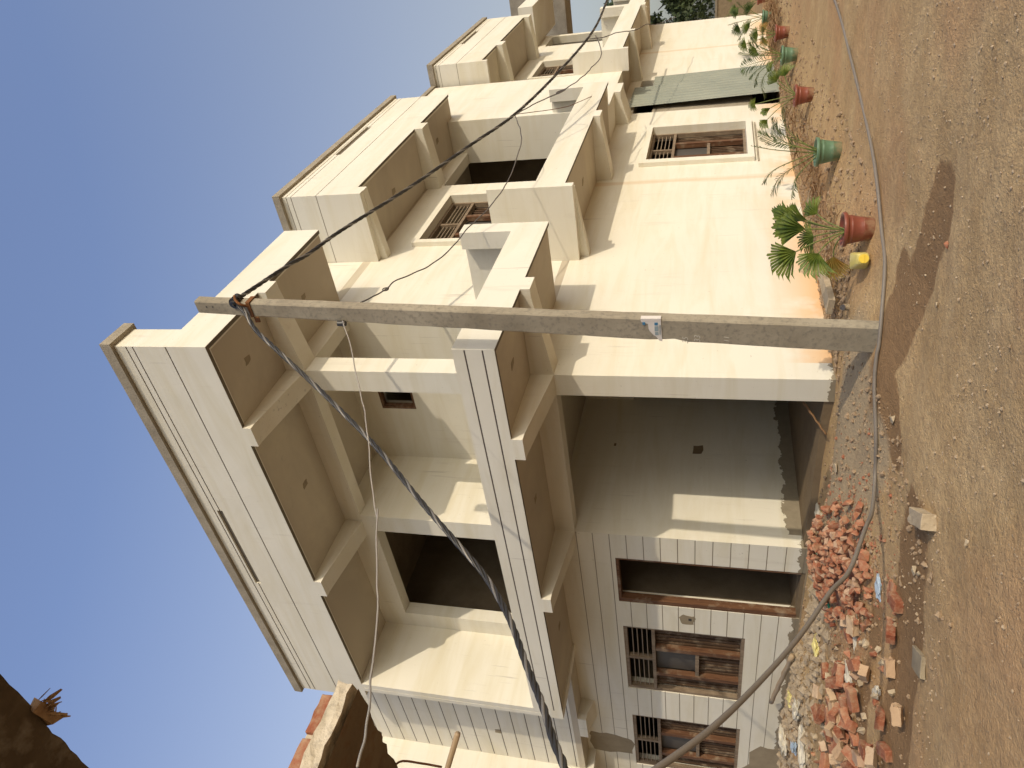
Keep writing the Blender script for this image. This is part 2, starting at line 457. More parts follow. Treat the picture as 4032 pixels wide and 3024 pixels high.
# half depth bays that run up between the balconies
bw = part('bay_wall', M['paint'])
A(bw, X0, -4.62, 15.65, 18.62, 3.70, 8.50)
A(bw, -4.74, -4.62, 16.90, 17.60, 3.56, 3.70)
b3 = balcony(18.62, 24.10, True, True, near_x=-4.62, tabs=((20.36, 20.66), (23.75, 24.10)))
b4 = balcony(24.10, 27.30, True, True, xo=-4.25)
bwf = part('bay_wall', M['paint'], 'grooved bay wall on the front')
A(bwf, -14.6, -11.29, 6.83, Y0, 3.70, 8.45)
A(bwf, -13.38, -12.78, 6.83, 6.95, 3.55, 3.70)
gl2 = part('groove_line', M['groove'])
for k in range(-2, 14): GROOVE('Y', 6.83, -14.59, -11.29, 4.438 + k * .281, .009, gl2)
b0 = part('balcony', M['paint'], 'balcony at the far left of the front')
A(b0, -14.8, -14.6, YB, 7.25, 3.55, 8.45); A(b0, XW, -14.8, YB, YB + .1, 3.67, 4.14); A(b0, XW, -14.8, YB + .1, Y0, 3.70, 3.82)
# --- first floor walls
w1 = part('wall', M['paint'], 'first floor side wall')
A(w1, -5.573, X0, 8.69, YE, 3.82, 7.20)
CUT(-5.573, X0, 11.10, 13.03, 4.70, 6.51)
CUT(-5.573, X0, 13.77, 15.65, 3.82, 6.90)
CUT(-5.573, X0, 21.43, 23.14, 4.70, 6.60)
CUT(-5.573, X0, 25.53, 26.87, 3.82, 7.00)
w2 = part('wall', M['paint'], 'walls of the first floor loggia')
A(w2, X1, -5.573, 8.69, 8.92, 3.82, 7.20)
A(w2, -8.45, X1, Y0, 8.92, 3.82, 7.20); A(w2, -8.56, -8.45, Y0, 7.48, 3.82, 7.20)
CUT(-7.16, -6.72, 8.69, 8.92, 6.17, 6.78)
A(w2, -10.72, -8.56, Y0, 7.48, 6.72, 7.20)
A(w2, XW, -10.72, Y0, 7.48, 3.82, 7.20)
endw = part('balcony_end_wall', M['paint'], 'full height end wall of the front balcony')
A(endw, -11.29, -11.08, YB, Y0, 3.665, 7.20)
CUT(-11.20, -11.185, YB, YB + .012, 4.02, 7.17)
col = part('column', M['paint'])
A(col, -5.68, X0, Y0, 7.57, 3.82, 6.90)
rb = part('beam', M['paint'], 'ring beam under the roof slab')
A(rb, -11.08, X0, Y0, 7.48, 6.90, 7.20); A(rb, -5.573, X0, 7.48, 8.69, 6.90, 7.20)
A(raw, -8.9, -8.7, 8.92, 11.0, 3.82, 7.2); A(raw, -11.3, -5.573, 11.0, 11.1, 3.82, 7.2); A(raw, -11.4, -11.3, 7.48, 11.1, 3.82, 7.2)
A(raw, -8.6, -8.5, 11.1, YE, 3.82, 7.2); A(raw, -8.5, -5.573, 16.4, 16.5, 3.82, 7.2); A(raw, -8.5, -5.573, 24.6, 24.7, 3.82, 7.2)
A(w1, -9.0, -5.573, YE - .2, YE, 3.82, 7.3)
# --- roof
rs = part('roof_slab', M['paint_soffit_shade'])
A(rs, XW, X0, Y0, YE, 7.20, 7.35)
ceil_ = part('ceiling', M['rawdark'])
A(ceil_, -11.3, -8.7, 7.6, 11.0, 7.185, 7.20)
def roofbox(y0, y1, z1, tabs, grooves=(7.86, 8.33, 8.42), slot=None):
    p = part('roof_parapet', M['paint']); s = part('roof_overhang', M['paint_soffit_shade']); drip = part('drip_edge', M['drip'])
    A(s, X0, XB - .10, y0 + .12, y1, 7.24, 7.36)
    A(p, X0, XB, y0, y0 + .12, 7.06, z1); A(p, XB - .10, XB, y0 + .12, y1, 7.24, z1); A(p, X0, XB - .1, y1 - .1, y1, 7.36, z1)
    A(p, XB - .004, XB, y0 + .12, y1, 7.215, 7.24); A(drip, XB - .05, XB - .004, y0 + .12, y1, 7.218, 7.24)
    for a, b in tabs: A(p, XB - .10, XB, a, b, 7.05, 7.24)
    gl_ = part('groove_line', M['groove_soft'])
    for z in grooves:
        GROOVE('X', XB, y0 + .014, y1, z, .007, gl_, -1); GROOVE('Y', y0, X0, XB, z, .007, gl_)
    if slot: CUT(XB - .09, XB, slot[0], slot[1], 8.28, 8.39); dk = part('slot_shade_fill', M['drip']); A(dk, XB - .09, XB - .03, slot[0], slot[1], 8.28, 8.39)  # dark filler painted in for the shade inside the slot
r1 = part('roof_parapet', M['paint'], 'tall parapet over the front of the house')
r1s = part('roof_overhang', M['paint_soffit_shade']); drip = part('drip_edge', M['drip'])
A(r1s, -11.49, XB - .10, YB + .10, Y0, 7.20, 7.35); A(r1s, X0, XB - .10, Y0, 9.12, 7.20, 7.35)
A(r1, -11.49, XB, YB, YB + .10, 7.20, 8.45); A(r1, -11.49, XB, YB + .10, YB + .38, 7.35, 8.45)
A(r1, XB - .10, XB, YB + .10, 9.12, 7.20, 7.75); A(r1, X0, XB - .10, 9.02, 9.12, 7.35, 7.75)
A(r1, -11.49, XB, YB, YB + .004, 7.172, 7.20); A(drip, -11.0, XB - .004, YB + .004, YB + .06, 7.176, 7.20)
A(r1, XB - .004, XB, YB + .004, 9.12, 7.172, 7.20); A(drip, XB - .06, XB - .004, YB + .06, 9.12, 7.176, 7.20)
for a, b in ((-5.64, X0), (-8.68, -8.35)): A(r1, a, b, YB, YB + .10, 7.055, 7.20)
A(r1, XB - .10, XB, 7.256, 7.56, 7.06, 7.20)
gl3 = part('groove_line', M['groove'])
for z in (7.722, 8.19, 8.285): GROOVE('Y', YB, -11.485, XB - .004, z, .009, gl3)
CUT(-8.53, -6.92, YB, YB + .25, 8.150, 8.24); dk = part('slot_shade_fill', M['drip']); A(dk, -8.53, -6.92, YB + .03, YB + .25, 8.150, 8.24)  # slot backed with a dark box that stands for its inner shade
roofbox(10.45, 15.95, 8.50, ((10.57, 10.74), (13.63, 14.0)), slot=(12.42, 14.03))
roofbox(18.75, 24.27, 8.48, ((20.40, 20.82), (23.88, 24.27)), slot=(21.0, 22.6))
r4 = part('roof_parapet', M['paint'])
A(r4, X0, XB, 25.55, 25.67, 7.28, 7.77); A(r4, XB - .1, XB, 25.67, 29, 7.28, 7.77); A(r4, X0, XB - .1, 25.67, 29, 7.28, 7.40)
cap = part('parapet_cap', M['cap'])
A(cap, -11.55, XB + .06, YB - .05, YB + .43, 8.452, 8.60)
cap = part('parapet_cap', M['cap'])
A(cap, XB - .17, XB + .05, 10.38, 16.08, 8.502, 8.63); A(cap, X0, XB - .17, 10.38, 10.65, 8.502, 8.63)
A(cap, X0, -4.58, 16.08, 18.68, 8.502, 8.62)
A(cap, XB - .17, XB + .05, 18.68, 24.32, 8.482, 8.63); A(cap, X0, XB - .17, 18.68, 18.9, 8.482, 8.63)
cap = part('parapet_cap', M['cap'])
A(cap, -14.65, -11.55, 6.78, 7.3, 8.452, 8.58)
A(w1, -5.573, X0, 8.2, 25.5, 7.35, 8.45)
# --- raised plaster surrounds of the side windows
def surround(ya, yb, za, zb, yi, yj, zi, zj):
    p = part('window_surround', M['paint'])
    A(p, X0, X0 + .085, ya, yb, za, zb); CUT(X0, X0 + .085, yi, yj, zi, zj)
surround(14.18, 16.46, .78, 2.95, 14.36, 16.28, .90, 2.82)
surround(10.98, 13.16, 4.58, 6.62, 11.10, 13.03, 4.70, 6.51)
surround(21.31, 23.26, 4.58, 6.72, 21.43, 23.14, 4.70, 6.60)

def solve():
    cs = [sorted({round(v, 4) for o in OPS for v in (o[1 + 2 * a], o[2 + 2 * a])}) for a in range(3)]
    ix = [{v: i for i, v in enumerate(c)} for c in cs]
    G = np.zeros([len(c) - 1 for c in cs], np.int16)
    for o in OPS:
        s = tuple(slice(ix[a][round(min(o[1 + 2 * a], o[2 + 2 * a]), 4)], ix[a][round(max(o[1 + 2 * a], o[2 + 2 * a]), 4)]) for a in range(3))
        if o[0] == 0: G[s] = 0
        else:
            v = G[s]; v[v == 0] = o[0]
    out = {p + 1: ([], []) for p in range(len(PARTS))}
    for a in range(3):
        b, c = (a + 1) % 3, (a + 2) % 3
        T = np.transpose(G, (a, b, c)); n = T.shape[0]
        P = np.concatenate([np.zeros((1,) + T.shape[1:], np.int16), T, np.zeros((1,) + T.shape[1:], np.int16)])
        for i in range(n + 1):
            lo, hi = P[i], P[i + 1]
            for sign, own in ((1, np.where(hi == 0, lo, 0)), (-1, np.where(lo == 0, hi, 0))):
                if not own.any(): continue
                own = own.copy()
                for j, k in zip(*np.nonzero(own)):
                    p = own[j, k]
                    if p == 0: continue
                    k2 = k
                    while k2 < own.shape[1] and own[j, k2] == p: k2 += 1
                    j2 = j + 1
                    while j2 < own.shape[0] and (own[j2, k:k2] == p).all(): j2 += 1
                    own[j:j2, k:k2] = 0
                    q = []
                    for (bb, cc) in ((j, k), (j2, k), (j2, k2), (j, k2)):
                        w = [0, 0, 0]; w[a] = cs[a][i]; w[b] = cs[b][bb]; w[c] = cs[c][cc]; q.append(tuple(w))
                    if sign < 0: q.reverse()
                    V, F = out[int(p)]; base = len(V); V += q; F.append(tuple(range(base, base + 4)))
    return out
house_parts = {}
for pid, (V, F) in solve().items():
    if not F: continue
    nm, mt, lb = PARTS[pid - 1]
    hl = house.location
    o = mesh(nm, [(v[0] - hl.x, v[1] - hl.y, v[2]) for v in V], F, mt, house)
    if lb: o['label'] = lb
    house_parts[pid] = o

def hobj(mb, name, mat, parent=house, label=None, smooth=False):
    """mesh given in world coordinates, made a child of a part of the house"""
    if parent is house:
        for v in mb.v: v.x -= house.location.x; v.y -= house.location.y
    o = mb.build(name, mat, parent, smooth)
    if parent is not house:
        o.matrix_parent_inverse = Matrix.Identity(4)
        for v in o.data.vertices: v.co.x -= house.location.x; v.co.y -= house.location.y
    if label: o['label'] = label
    return o

# tapered cantilever beams under balconies and roof
def taper_y(x0, x1, ya, yb, zt, za, zb):
    m = MB(); vs = [(x, y, z) for x in (x0, x1) for (y, z) in ((ya, za), (yb, zb), (yb, zt), (ya, zt))]
    m.add(vs, [(0, 1, 2, 3), (7, 6, 5, 4), (0, 4, 5, 1), (1, 5, 6, 2), (3, 7, 4, 0)]); hobj(m, 'cantilever_beam', M['paint'])
def taper_x(y0, y1, xa, xb, zt, za, zb):
    m = MB(); vs = [(x, y, z) for y in (y0, y1) for (x, z) in ((xa, za), (xb, zb), (xb, zt), (xa, zt))]
    m.add(vs, [(3, 2, 1, 0), (4, 5, 6, 7), (1, 5, 4, 0), (2, 6, 5, 1), (0, 4, 7, 3)]); hobj(m, 'cantilever_beam', M['paint'])
for a, b in ((-5.65, X0), (-8.50, X1)): taper_y(a, b, 6.1, 7.25, 3.70, 3.535, 3.40)
for a, b in ((-5.64, X0), (-8.68, -8.35)): taper_y(a, b, 6.1, 7.25, 7.20, 7.055, 6.90)
taper_y(-13.36, -12.8, 6.95, 7.25, 3.70, 3.55, 3.45)
taper_x(Y0 + .003, 7.54, XB - .1, X0, 3.70, 3.55, 3.40)
taper_x(Y0 + .003, 7.56, XB - .1, X0, 7.20, 7.06, 6.90)
for a, b in ((10.45, 10.60), (13.6, 13.94), (20.36, 20.66), (23.75, 24.10)): taper_x(a, b, XB - .1, X0, 3.70, 3.555, 3.40)
for a, b in ((10.57, 10.74), (13.63, 14.0), (20.40, 20.82), (23.88, 24.27)): taper_x(a, b, XB - .1, X0, 7.24, 7.05, 6.93)
taper_x(16.90, 17.60, -4.74, X0, 3.70, 3.56, 3.40)

# ------------------------------------------------------------------ windows
def frameM(o, u, n):
    """local (across, outward, up) -> world"""
    m = Matrix.Identity(4)
    for r in range(3): m[r][0] = u[r]; m[r][1] = n[r]; m[r][2] = (0, 0, 1)[r]; m[r][3] = o[r]
    return m
def window(o, u, n, w, h, dep=.1, open_mid=True, glint=False):
    T = frameM(o, u, n); f = .055
    m = MB()
    zt = h * .735
    for a in ((0, w, 0, f), (0, w, h - f, h), (0, f, f, h - f), (w - f, w, f, h - f), (f, w - f, zt, zt + f)):
        m.box(a[0], a[1], -dep, -dep + .09, a[2], a[3], T, .002)
    m.box(w / 2 - .03, w / 2 + .03, -dep, -dep + .08, zt + f, h - f, T, .002)
    fr = hobj(m, 'window', M['wood_dusty'])
    a, b = w * .275, w * .675
    for x in (a, b):
        m = MB(); m.box(x - .045, x + .045, -dep - .01, -dep + .085, f, zt, T, .003); hobj(m, 'mullion', M['wood'], fr)
    m = MB()
    zr = zt * .52
    m.box(a + .045, b - .045, -dep + .01, -dep + .07, zr - .03, zr + .03, T, .002); hobj(m, 'cross_rail', M['wood_dusty'], fr)
    m = MB()
    for k in range(4):
        z = zt + f + (h - 2 * f - zt) * (k + 1) / 5
        m.tube([T @ Vector((f, -dep + .04, z)), T @ Vector((w - f, -dep + .04, z))], .009, 6)
    hobj(m, 'window_bars', M['bars'], fr)
    for (p, q, z0, z1) in ((f, a - .045, f, zt), (a + .045, b - .045, f, zr - .03), (b + .045, w - f, f, zt)):
        m = MB(); x = p; k = 0
        while x < q - .01:
            x2 = min(q, x + .048)
            m.box(x + .006, x2 - .004, -dep - .035 - .016 * (k % 2), -dep - .012 - .016 * (k % 2), z0, z1, T, .0015)
            x = x2; k += 1
        m.box(p, q, -dep - .075, -dep - .06, z0, z1, T)
        hobj(m, 'shutter', M['wood_dark'], fr)
    m = MB(); m.box(a + .045, b - .045, -dep - .06, -dep - .03, zr + .03, zt, T); hobj(m, 'pane', M['pane'], fr)
    return fr
window((-12.23, Y0, .89), (1, 0, 0), (0, -1, 0), 1.81, 1.91, .11)
window((-14.95, Y0, .86), (1, 0, 0), (0, -1, 0), 1.83, 1.91, .11)
window((X0, 14.36, .90), (0, 1, 0), (1, 0, 0), 1.92, 1.92, .17)
window((X0, 11.10, 4.70), (0, 1, 0), (1, 0, 0), 1.93, 1.81, .17)
window((X0, 21.43, 4.70), (0, 1, 0), (1, 0, 0), 1.71, 1.90, .17)
# door frame of the front door, without a leaf
m = MB()
for a in ((-9.79, -9.70, .2, 2.83), (-8.785, -8.74, .2, 2.83), (-9.70, -8.785, 2.785, 2.83)):
    m.box(a[0], a[1], Y0 + .01, Y0 + .13, a[2], a[3], None, .002)
hobj(m, 'door_frame', M['wood'])
# vent frame in the loggia wall
m = MB()
for a in ((-7.16, -7.11, 6.17, 6.78), (-6.77, -6.72, 6.17, 6.78), (-7.11, -6.77, 6.17, 6.21), (-7.11, -6.77, 6.74, 6.78)):
    m.box(a[0], a[1], 8.70, 8.80, a[2], a[3], None, .003)
hobj(m, 'vent_frame', M['wood'])
# patches of bare cement, knocked holes
def patch(pts, axis_, c, mat, name='cement_patch', n=3):
    """irregular flat patch standing 3 mm proud of a wall"""
    out = []
    for i, p in enumerate(pts):
        q = pts[(i + 1) % len(pts)]
        for k in range(n):
            t = k / n; d = math.hypot(q[0] - p[0], q[1] - p[1]) * .10
            out.append((p[0] + (q[0] - p[0]) * t + random.uniform(-d, d), p[1] + (q[1] - p[1]) * t + random.uniform(-d, d)))
    V = []
    for s in (0, 1):
        for (a, b) in out:
            V.append((a, c - .003 * s, b) if axis_ == 'Y' else ((c + .003 * s, a, b) if axis_ == 'X' else (a, b, c - .003 * s)))
    L = len(out); F = [tuple(range(L, 2 * L))] + [(i, (i + 1) % L, L + (i + 1) % L, L + i) for i in range(L)]
    m = MB(); m.add(V, F); hobj(m, name, mat)
patch([(-10.21, 1.67), (-9.98, 1.66), (-9.97, 1.84), (-10.05, 1.9), (-10.2, 1.86)], 'Y', Y0, M['raw'])
patch([(-10.10, 1.71), (-10.05, 1.71), (-10.05, 1.76), (-10.10, 1.76)], 'Y', Y0 - .004, M['black'], 'socket_hole', 1)
patch([(-14.2, 3.62), (-13.93, 3.62), (-13.95, 3.1), (-14.05, 2.80), (-14.6, 2.80), (-14.6, 3.62)], 'Y', Y0, M['raw'])
patch([(-14.6, .86), (-13.6, .50), (-13.7, .1), (-15, .1)], 'Y', Y0, M['raw'])
patch([(9.07, 1.60), (9.28, 1.60), (9.27, 1.75), (9.09, 1.76)], 'X', X1, M['rawdark'], 'socket_hole', 2)
patch([(9.19, 3.0), (9.25, 3.0), (9.25, 3.04), (9.19, 3.04)], 'X', X1, M['rawdark'], 'socket_hole', 1)
for (x, y, z, s) in ((-4.72, 6.62, 7.20, .05), (-4.74, 8.22, 7.20, .05), (-7.0, 6.7, 7.20, .05), (-4.72, 6.62, 3.70, .05), (-4.7, 8.1, 3.70, .05),
                     (-6.9, 6.6, 3.70, .045), (-9.8, 6.7, 3.70, .05), (-4.75, 12.1, 7.24, .06), (-4.75, 14.8, 7.24, .06), (-4.75, 12.1, 3.70, .06), (-4.75, 21.9, 3.70, .06)):
    patch([(x - s, y - s * 1.5), (x + s, y - s), (x + s * .8, y + s * 1.4), (x - s * .7, y + s)], 'Z', z, M['raw'], 'conduit_hole', 2)
patch([(-13.72, 5.28), (-13.58, 5.28), (-13.6, 5.4), (-13.7, 5.4)], 'Y', 6.83, M['raw'], 'socket_hole', 2)
m = MB(); m.box(X0 + .001, X0 + .03, 14.15, 16.34, .70, .725, None, .004); hobj(m, 'ledge', M['cap'])
# ------------------------------------------------------------------ gate sheets leaning in the side opening
def sheet(name, y0, y1, z0, z1, xb, xt, label):
    n = 140; V = []; F = []
    for s in (0, 1):
        for j, (z, xx) in enumerate(((z0, xb), (z1, xt))):
            for i in range(n + 1):
                t = i / n; V.append((xx + .022 * max(-.5, math.sin(t * (y1 - y0) / .21 * 2 * PI))  - .002 * s, y0 + (y1 - y0) * t + .01 * j, z + .01 * math.sin(i * .7)))
    K = n + 1
    for i in range(n):
        F.append((i, i + 1, K + i + 1, K + i)); F.append((2 * K + i + 1, 2 * K + i, 3 * K + i, 3 * K + i + 1))
    o = mesh(name, V, F, M['sheet'], smooth=True); tag(o, label, 'metal sheet', 'corrugated sheets closing the side opening'); return o
sheet('corrugated_sheet', 17.86, 19.45, .03, 3.50, -5.16, -5.26, 'taller green grey corrugated sheet leaning across the side opening of the house')
sheet('corrugated_sheet', 19.30, 20.46, .05, 3.06, -5.24, -5.30, 'shorter green grey corrugated sheet behind the taller one beside the palms')
m = MB(); m.box(-5.42, -5.36, 17.64, 18.60, .70, 2.95, None, .004)
tag(m.build('plank', M['cap']), 'grey upright plank standing beside the corrugated sheets', 'plank')

# ------------------------------------------------------------------ utility pole
BX, BY = -3.90, 5.95
pole = empty('utility_pole', (BX, BY, .05)); tag(pole, 'leaning rectangular concrete electricity pole in front of the house corner', 'utility pole')
LX = .335 / 6.78       # lean towards +X per metre
def px(z, side):       # left/right edge of the wide face at height z
    t = (z - .15) / 6.78
    return (-4.035 + t * (.455)) if side < 0 else (-3.765 + t * (.335))
def pbox(z): return px(z, -1), px(z, 1), 5.885, 5.885 + .13 - .012 * z / 7
V = []; F = []; zs = [-.35 + 7.28 * i / 60 for i in range(61)]
for z in zs:
    a, b, c, d = pbox(z)
    ch = .012
    ring = [(a + ch, c), (b - ch, c), (b, c + ch), (b, d - ch), (b - ch, d), (a + ch, d), (a, d - ch), (a, c + ch)]
    for (x, y) in ring:
        j = .0035 * noise.noise(Vector((x * 9, y * 9, z * 5))); V.append((x + j - BX, y + j - BY, z - .05))
# chunk knocked out of the left edge
for i, v in enumerate(V):
    z = v[2] + .05
    if 1.73 < z < 2.0 and (i % 8) in (6, 7, 0, 5): V[i] = (v[0] + .028 * math.sin((z - 1.73) / .27 * PI), v[1], v[2])
for i in range(60):
    for k in range(8):
        k2 = (k + 1) % 8; F.append((i * 8 + k, i * 8 + k2, i * 8 + 8 + k2, i * 8 + 8 + k))
F += [tuple(range(480, 488)), tuple(reversed(range(8)))]
mesh('shaft', V, F, M['pole'], pole)
def pl(mb, name, mat, parent=pole, smooth=False):
    for v in mb.v: v.x -= BX; v.y -= BY; v.z -= .05
    return mb.build(name, mat, parent, smooth)
m = MB()
for z in (6.80, 6.72): m.tube([(-3.50, 5.88, z), (-3.50, 5.8845, z)], .008, 8)
pl(m, 'bolt_hole', M['black'])
m = MB(); zb = 6.30      # strap clamp round the shaft and its hook
a, b, c, d = pbox(zb)
m.box(a - .008, b + .012, c - .012, c - .002, zb - .05, zb - .012, Matrix.Translation((0, 0, 0)), .002)
m.box(b + .002, b + .012, c, d + .01, zb - .05, zb + .0, None, .002); m.box(a - .02, b + .012, d + .001, d + .012, zb - .05, zb, None, .002)
m.box(a - .07, a - .008, c - .012, c, zb - .10, zb - .045, None, .003)
m.tube(smooth_path([(b - .03, c - .01, zb - .02), (b + .02, c - .05, zb + .03), (b + .06, c - .02, zb + .09), (b + .085, c + .02, zb + .11)], 5), .014, 8)
pl(m, 'clamp', M['rust'])
m = MB(); m.tube([(-3.47, 5.86, 6.43), (-3.44, 5.98, 6.43)], [.05, .05], 12); m.tube([(-3.475, 5.845, 6.43), (-3.435, 6.0, 6.43)], .02, 8)
for y in (5.87, 5.92, 5.97): m.tube([(-3.45, y, 6.43), (-3.45, y + .012, 6.43)], .058, 14)
pl(m, 'insulator', M['black'], smooth=False)
m = MB(); m.tube([(-3.70, 5.86, 5.18), (-3.70, 5.86, 5.27)], .028, 10); m.tube([(-3.70, 5.86, 5.2), (-3.70, 5.86, 5.21)], .036, 10)
pl(m, 'wire_holder', M['black'])
# torn poster wrapped round the right edge
yf = 5.8815
m = MB(); pts = [(-3.688, 1.955), (-3.915, 1.947), (-3.905, 1.975), (-3.865, 2.0), (-3.84, 2.03), (-3.80, 2.06), (-3.775, 2.07), (-3.72, 2.075), (-3.70, 2.135), (-3.688, 2.14)]
V = [(x, yf + dy, z) for dy in (0, -.003) for (x, z) in pts]; L = len(pts)
m.add(V, [tuple(range(L, 2 * L))] + [(i, (i + 1) % L, L + (i + 1) % L, L + i) for i in range(L)])
m.box(-3.690, -3.6665, yf - .003, yf, 1.955, 2.14); m.box(-3.6665, -3.6635, yf - .003, yf + .05, 1.955, 2.14)
pst = pl(m, 'poster', M['poster'])
m = MB(); m.box(-3.735, -3.705, yf - .0055, yf - .0035, 1.985, 2.015); m.box(-3.73, -3.70, yf - .0056, yf - .0036, 2.10, 2.125); pl(m, 'blue_print', M['poster_blue'], pst)
m = MB(); m.box(-3.80, -3.745, yf - .0055, yf - .0035, 1.98, 2.015); m.box(-3.842, -3.81, yf - .0055, yf - .0035, 1.98, 2.012)
for k in range(3): m.box(-3.84, -3.73, yf - .0055, yf - .0035, 1.958 + k * .006, 1.960 + k * .006)
pl(m, 'grey_print', M['poster_grey'], pst)
for ch in pst.children: ch.matrix_parent_inverse = Matrix.Identity(4)
def chalk(txt, x, z, size, rot=0.0):
    cu = bpy.data.curves.new('painted_number', 'FONT'); cu.body = txt; cu.size = size; cu.extrude = .0006; cu.materials.append(M['chalk'])
    cu.shear = .25
    t_ = bpy.data.objects.new('tmp', cu); COL.objects.link(t_); bpy.context.view_layer.update()
    me = bpy.data.meshes.new_from_object(t_.evaluated_get(bpy.context.evaluated_depsgraph_get())); bpy.data.objects.remove(t_)
    o = bpy.data.objects.new('painted_number', me); link(o, pole)
    o.location = (x - BX, 5.8835 - BY, z - .05); o.rotation_euler = (PI / 2, rot, 0)
chalk('35', -3.945, 1.71, .075); chalk('33', -3.93, 1.60, .08); chalk('11', -3.93, 1.34, .07)

# ------------------------------------------------------------------ cables and wires
def twisted(name, pts, label, strands=4, r=.0112, R=.0138, pitch=.42):
    path = smooth_path(pts, 10)
    # even resampling
    P = [path[0]]; step = .035; acc = 0
    for a, b in zip(path, path[1:]):
        d = (b - a).length; s = 0
        while acc + (d - s) >= step:
            s += step - acc; acc = 0; P.append(a + (b - a) * (s / d))
        acc += d - s
    root = empty(name, P[0]); tag(root, label, 'cable')
    for k in range(strands):
        up = None; L = 0; Q = []
        for i, p in enumerate(P):
            t = (P[min(i + 1, len(P) - 1)] - P[max(i - 1, 0)]).normalized()
            u = t.cross(Vector((0, 0, 1))).normalized(); w = t.cross(u)
            L = i * step; a = 2 * PI * (L / pitch + k / strands)
            Q.append(p + (u * math.cos(a) + w * math.sin(a)) * R - P[0])
        m = MB(); m.tube(Q, r, 7); m.build('strand', M['steel'] if k == 0 else M['black'], root, True)
    return root
low = [(-3.47, 5.86, 6.38), (-3.52, 5.78, 6.26), (-3.62, 5.61, 6.08), (-3.69, 5.39, 5.77), (-3.81, 5.0, 5.21), (-3.79, 4.69, 4.85), (-3.85, 4.18, 4.22), (-3.82, 3.54, 3.57),
       (-3.78, 3.16, 3.18), (-3.74, 2.86, 2.88), (-3.59, 2.47, 2.61), (-3.41, 2.08, 2.4), (-3.23, 1.77, 2.23), (-3.08, 1.54, 2.12), (-2.95, 1.37, 2.03), (-2.75, 1.1, 1.93)]
low = [Vector((0, 0, 1.5)) + (Vector(q) - Vector((0, 0, 1.5))) * (1 + .32 * max(0, i - 3) / 12) for i, q in enumerate(low)]
twisted('power_cable', low, 'thick twisted power cable sagging from the pole top towards the camera')
high = [(-3.455, 6.02, 6.43), (-3.50, 6.24, 6.45), (-3.57, 6.94, 6.37), (-3.63, 7.34, 6.32), (-3.62, 7.96, 6.15), (-3.61, 9.28, 5.67), (-3.52, 10.66, 5.12), (-3.42, 11.72, 4.64),
        (-3.26, 13.34, 4.22), (-3.08, 15.52, 3.88), (-2.91, 17.61, 3.84), (-2.7, 20.5, 3.9)]
twisted('power_cable', high, 'thick black twisted power cable running from the pole top along the side wall')
def wire(name, pts, r, mat, label, wob=.012, n=8):
    P = smooth_path(pts, n); w = [p + Vector((noise.noise(p * 4), noise.noise(p * 4 + Vector((9, 0, 0))), noise.noise(p * 5 + Vector((0, 7, 0))))) * wob for p in P]
    m = MB(); m.tube(w, r, 7); o = m.build(name, mat, None, True)
    tag(o, label, 'wire' if 'wire' in name else 'cable'); return o
wire('service_wire', [(-3.70, 5.86, 5.20), (-3.38, 5.37, 4.89), (-3.49, 5.03, 4.69), (-3.63, 4.42, 4.36), (-3.57, 4.03, 4.15), (-3.58, 3.19, 3.75), (-3.51, 3.14, 3.7), (-3.29, 2.3, 3.3),
      (-3.05, 1.67, 3.02), (-2.89, 1.41, 2.89), (-2.71, 1.14, 2.76)], .0058, M['wire_pale'], 'thin pale wire sagging from the middle of the pole past the balcony')
wire('drop_wire', [(-3.60, 6.02, 5.14), (-3.79, 6.7, 5.1), (-3.85, 7.05, 5.09), (-3.97, 7.56, 4.93), (-3.99, 7.97, 4.79), (-3.95, 8.63, 4.66), (-3.87, 9.07, 4.48),
      (-3.77, 9.71, 4.35), (-3.58, 10.56, 4.32), (-3.5, 11.1, 4.42), (-3.43, 11.71, 4.64)], .008, M['wire'], 'thin wire with a knot hanging between the pole and the black cable')
m = MB(); K = Vector((-3.83, 6.80, 5.125))
m.tube([K + Vector((.0, .035 * math.cos(a), .035 * math.sin(a))) for a in [i * .45 for i in range(16)]], .007, 6)
tag(m.build('wire_knot', M['wire'], None, True), 'small looped knot on the thin wire beside the pole', 'knot')
wire('drop_wire', [(-3.42, 11.72, 4.61), (-3.38, 12.24, 4.3), (-3.41, 12.82, 3.99), (-3.5, 13.05, 4.20), (-3.52, 13.64, 3.98), (-3.46, 13.89, 3.84), (-3.47, 14.42, 3.77),
      (-3.44, 15.06, 3.68), (-3.4, 15.48, 3.72), (-3.25, 15.98, 3.87)], .009, M['wire'], 'crooked wire looping below the black cable near the far balcony', .02)
wire('drop_wire', [(-3.42, 11.72, 4.61), (-3.86, 13.4, 4.19), (-4.0, 14.2, 4.0), (-4.13, 15.0, 3.86)], .006, M['rust'], 'reddish wire running straight from the black cable to the far balcony edge', .004)
wire('drop_wire', [(-3.19, 15.49, 3.93), (-3.25, 15.81, 3.76), (-3.34, 16.54, 3.54), (-3.53, 17.57, 3.23), (-3.63, 18.58, 3.08), (-3.85, 19.57, 2.92), (-4.2, 22, 2.6)], .009, M['wire'],
     'last branch wire leaving the black cable towards the trees', .02)
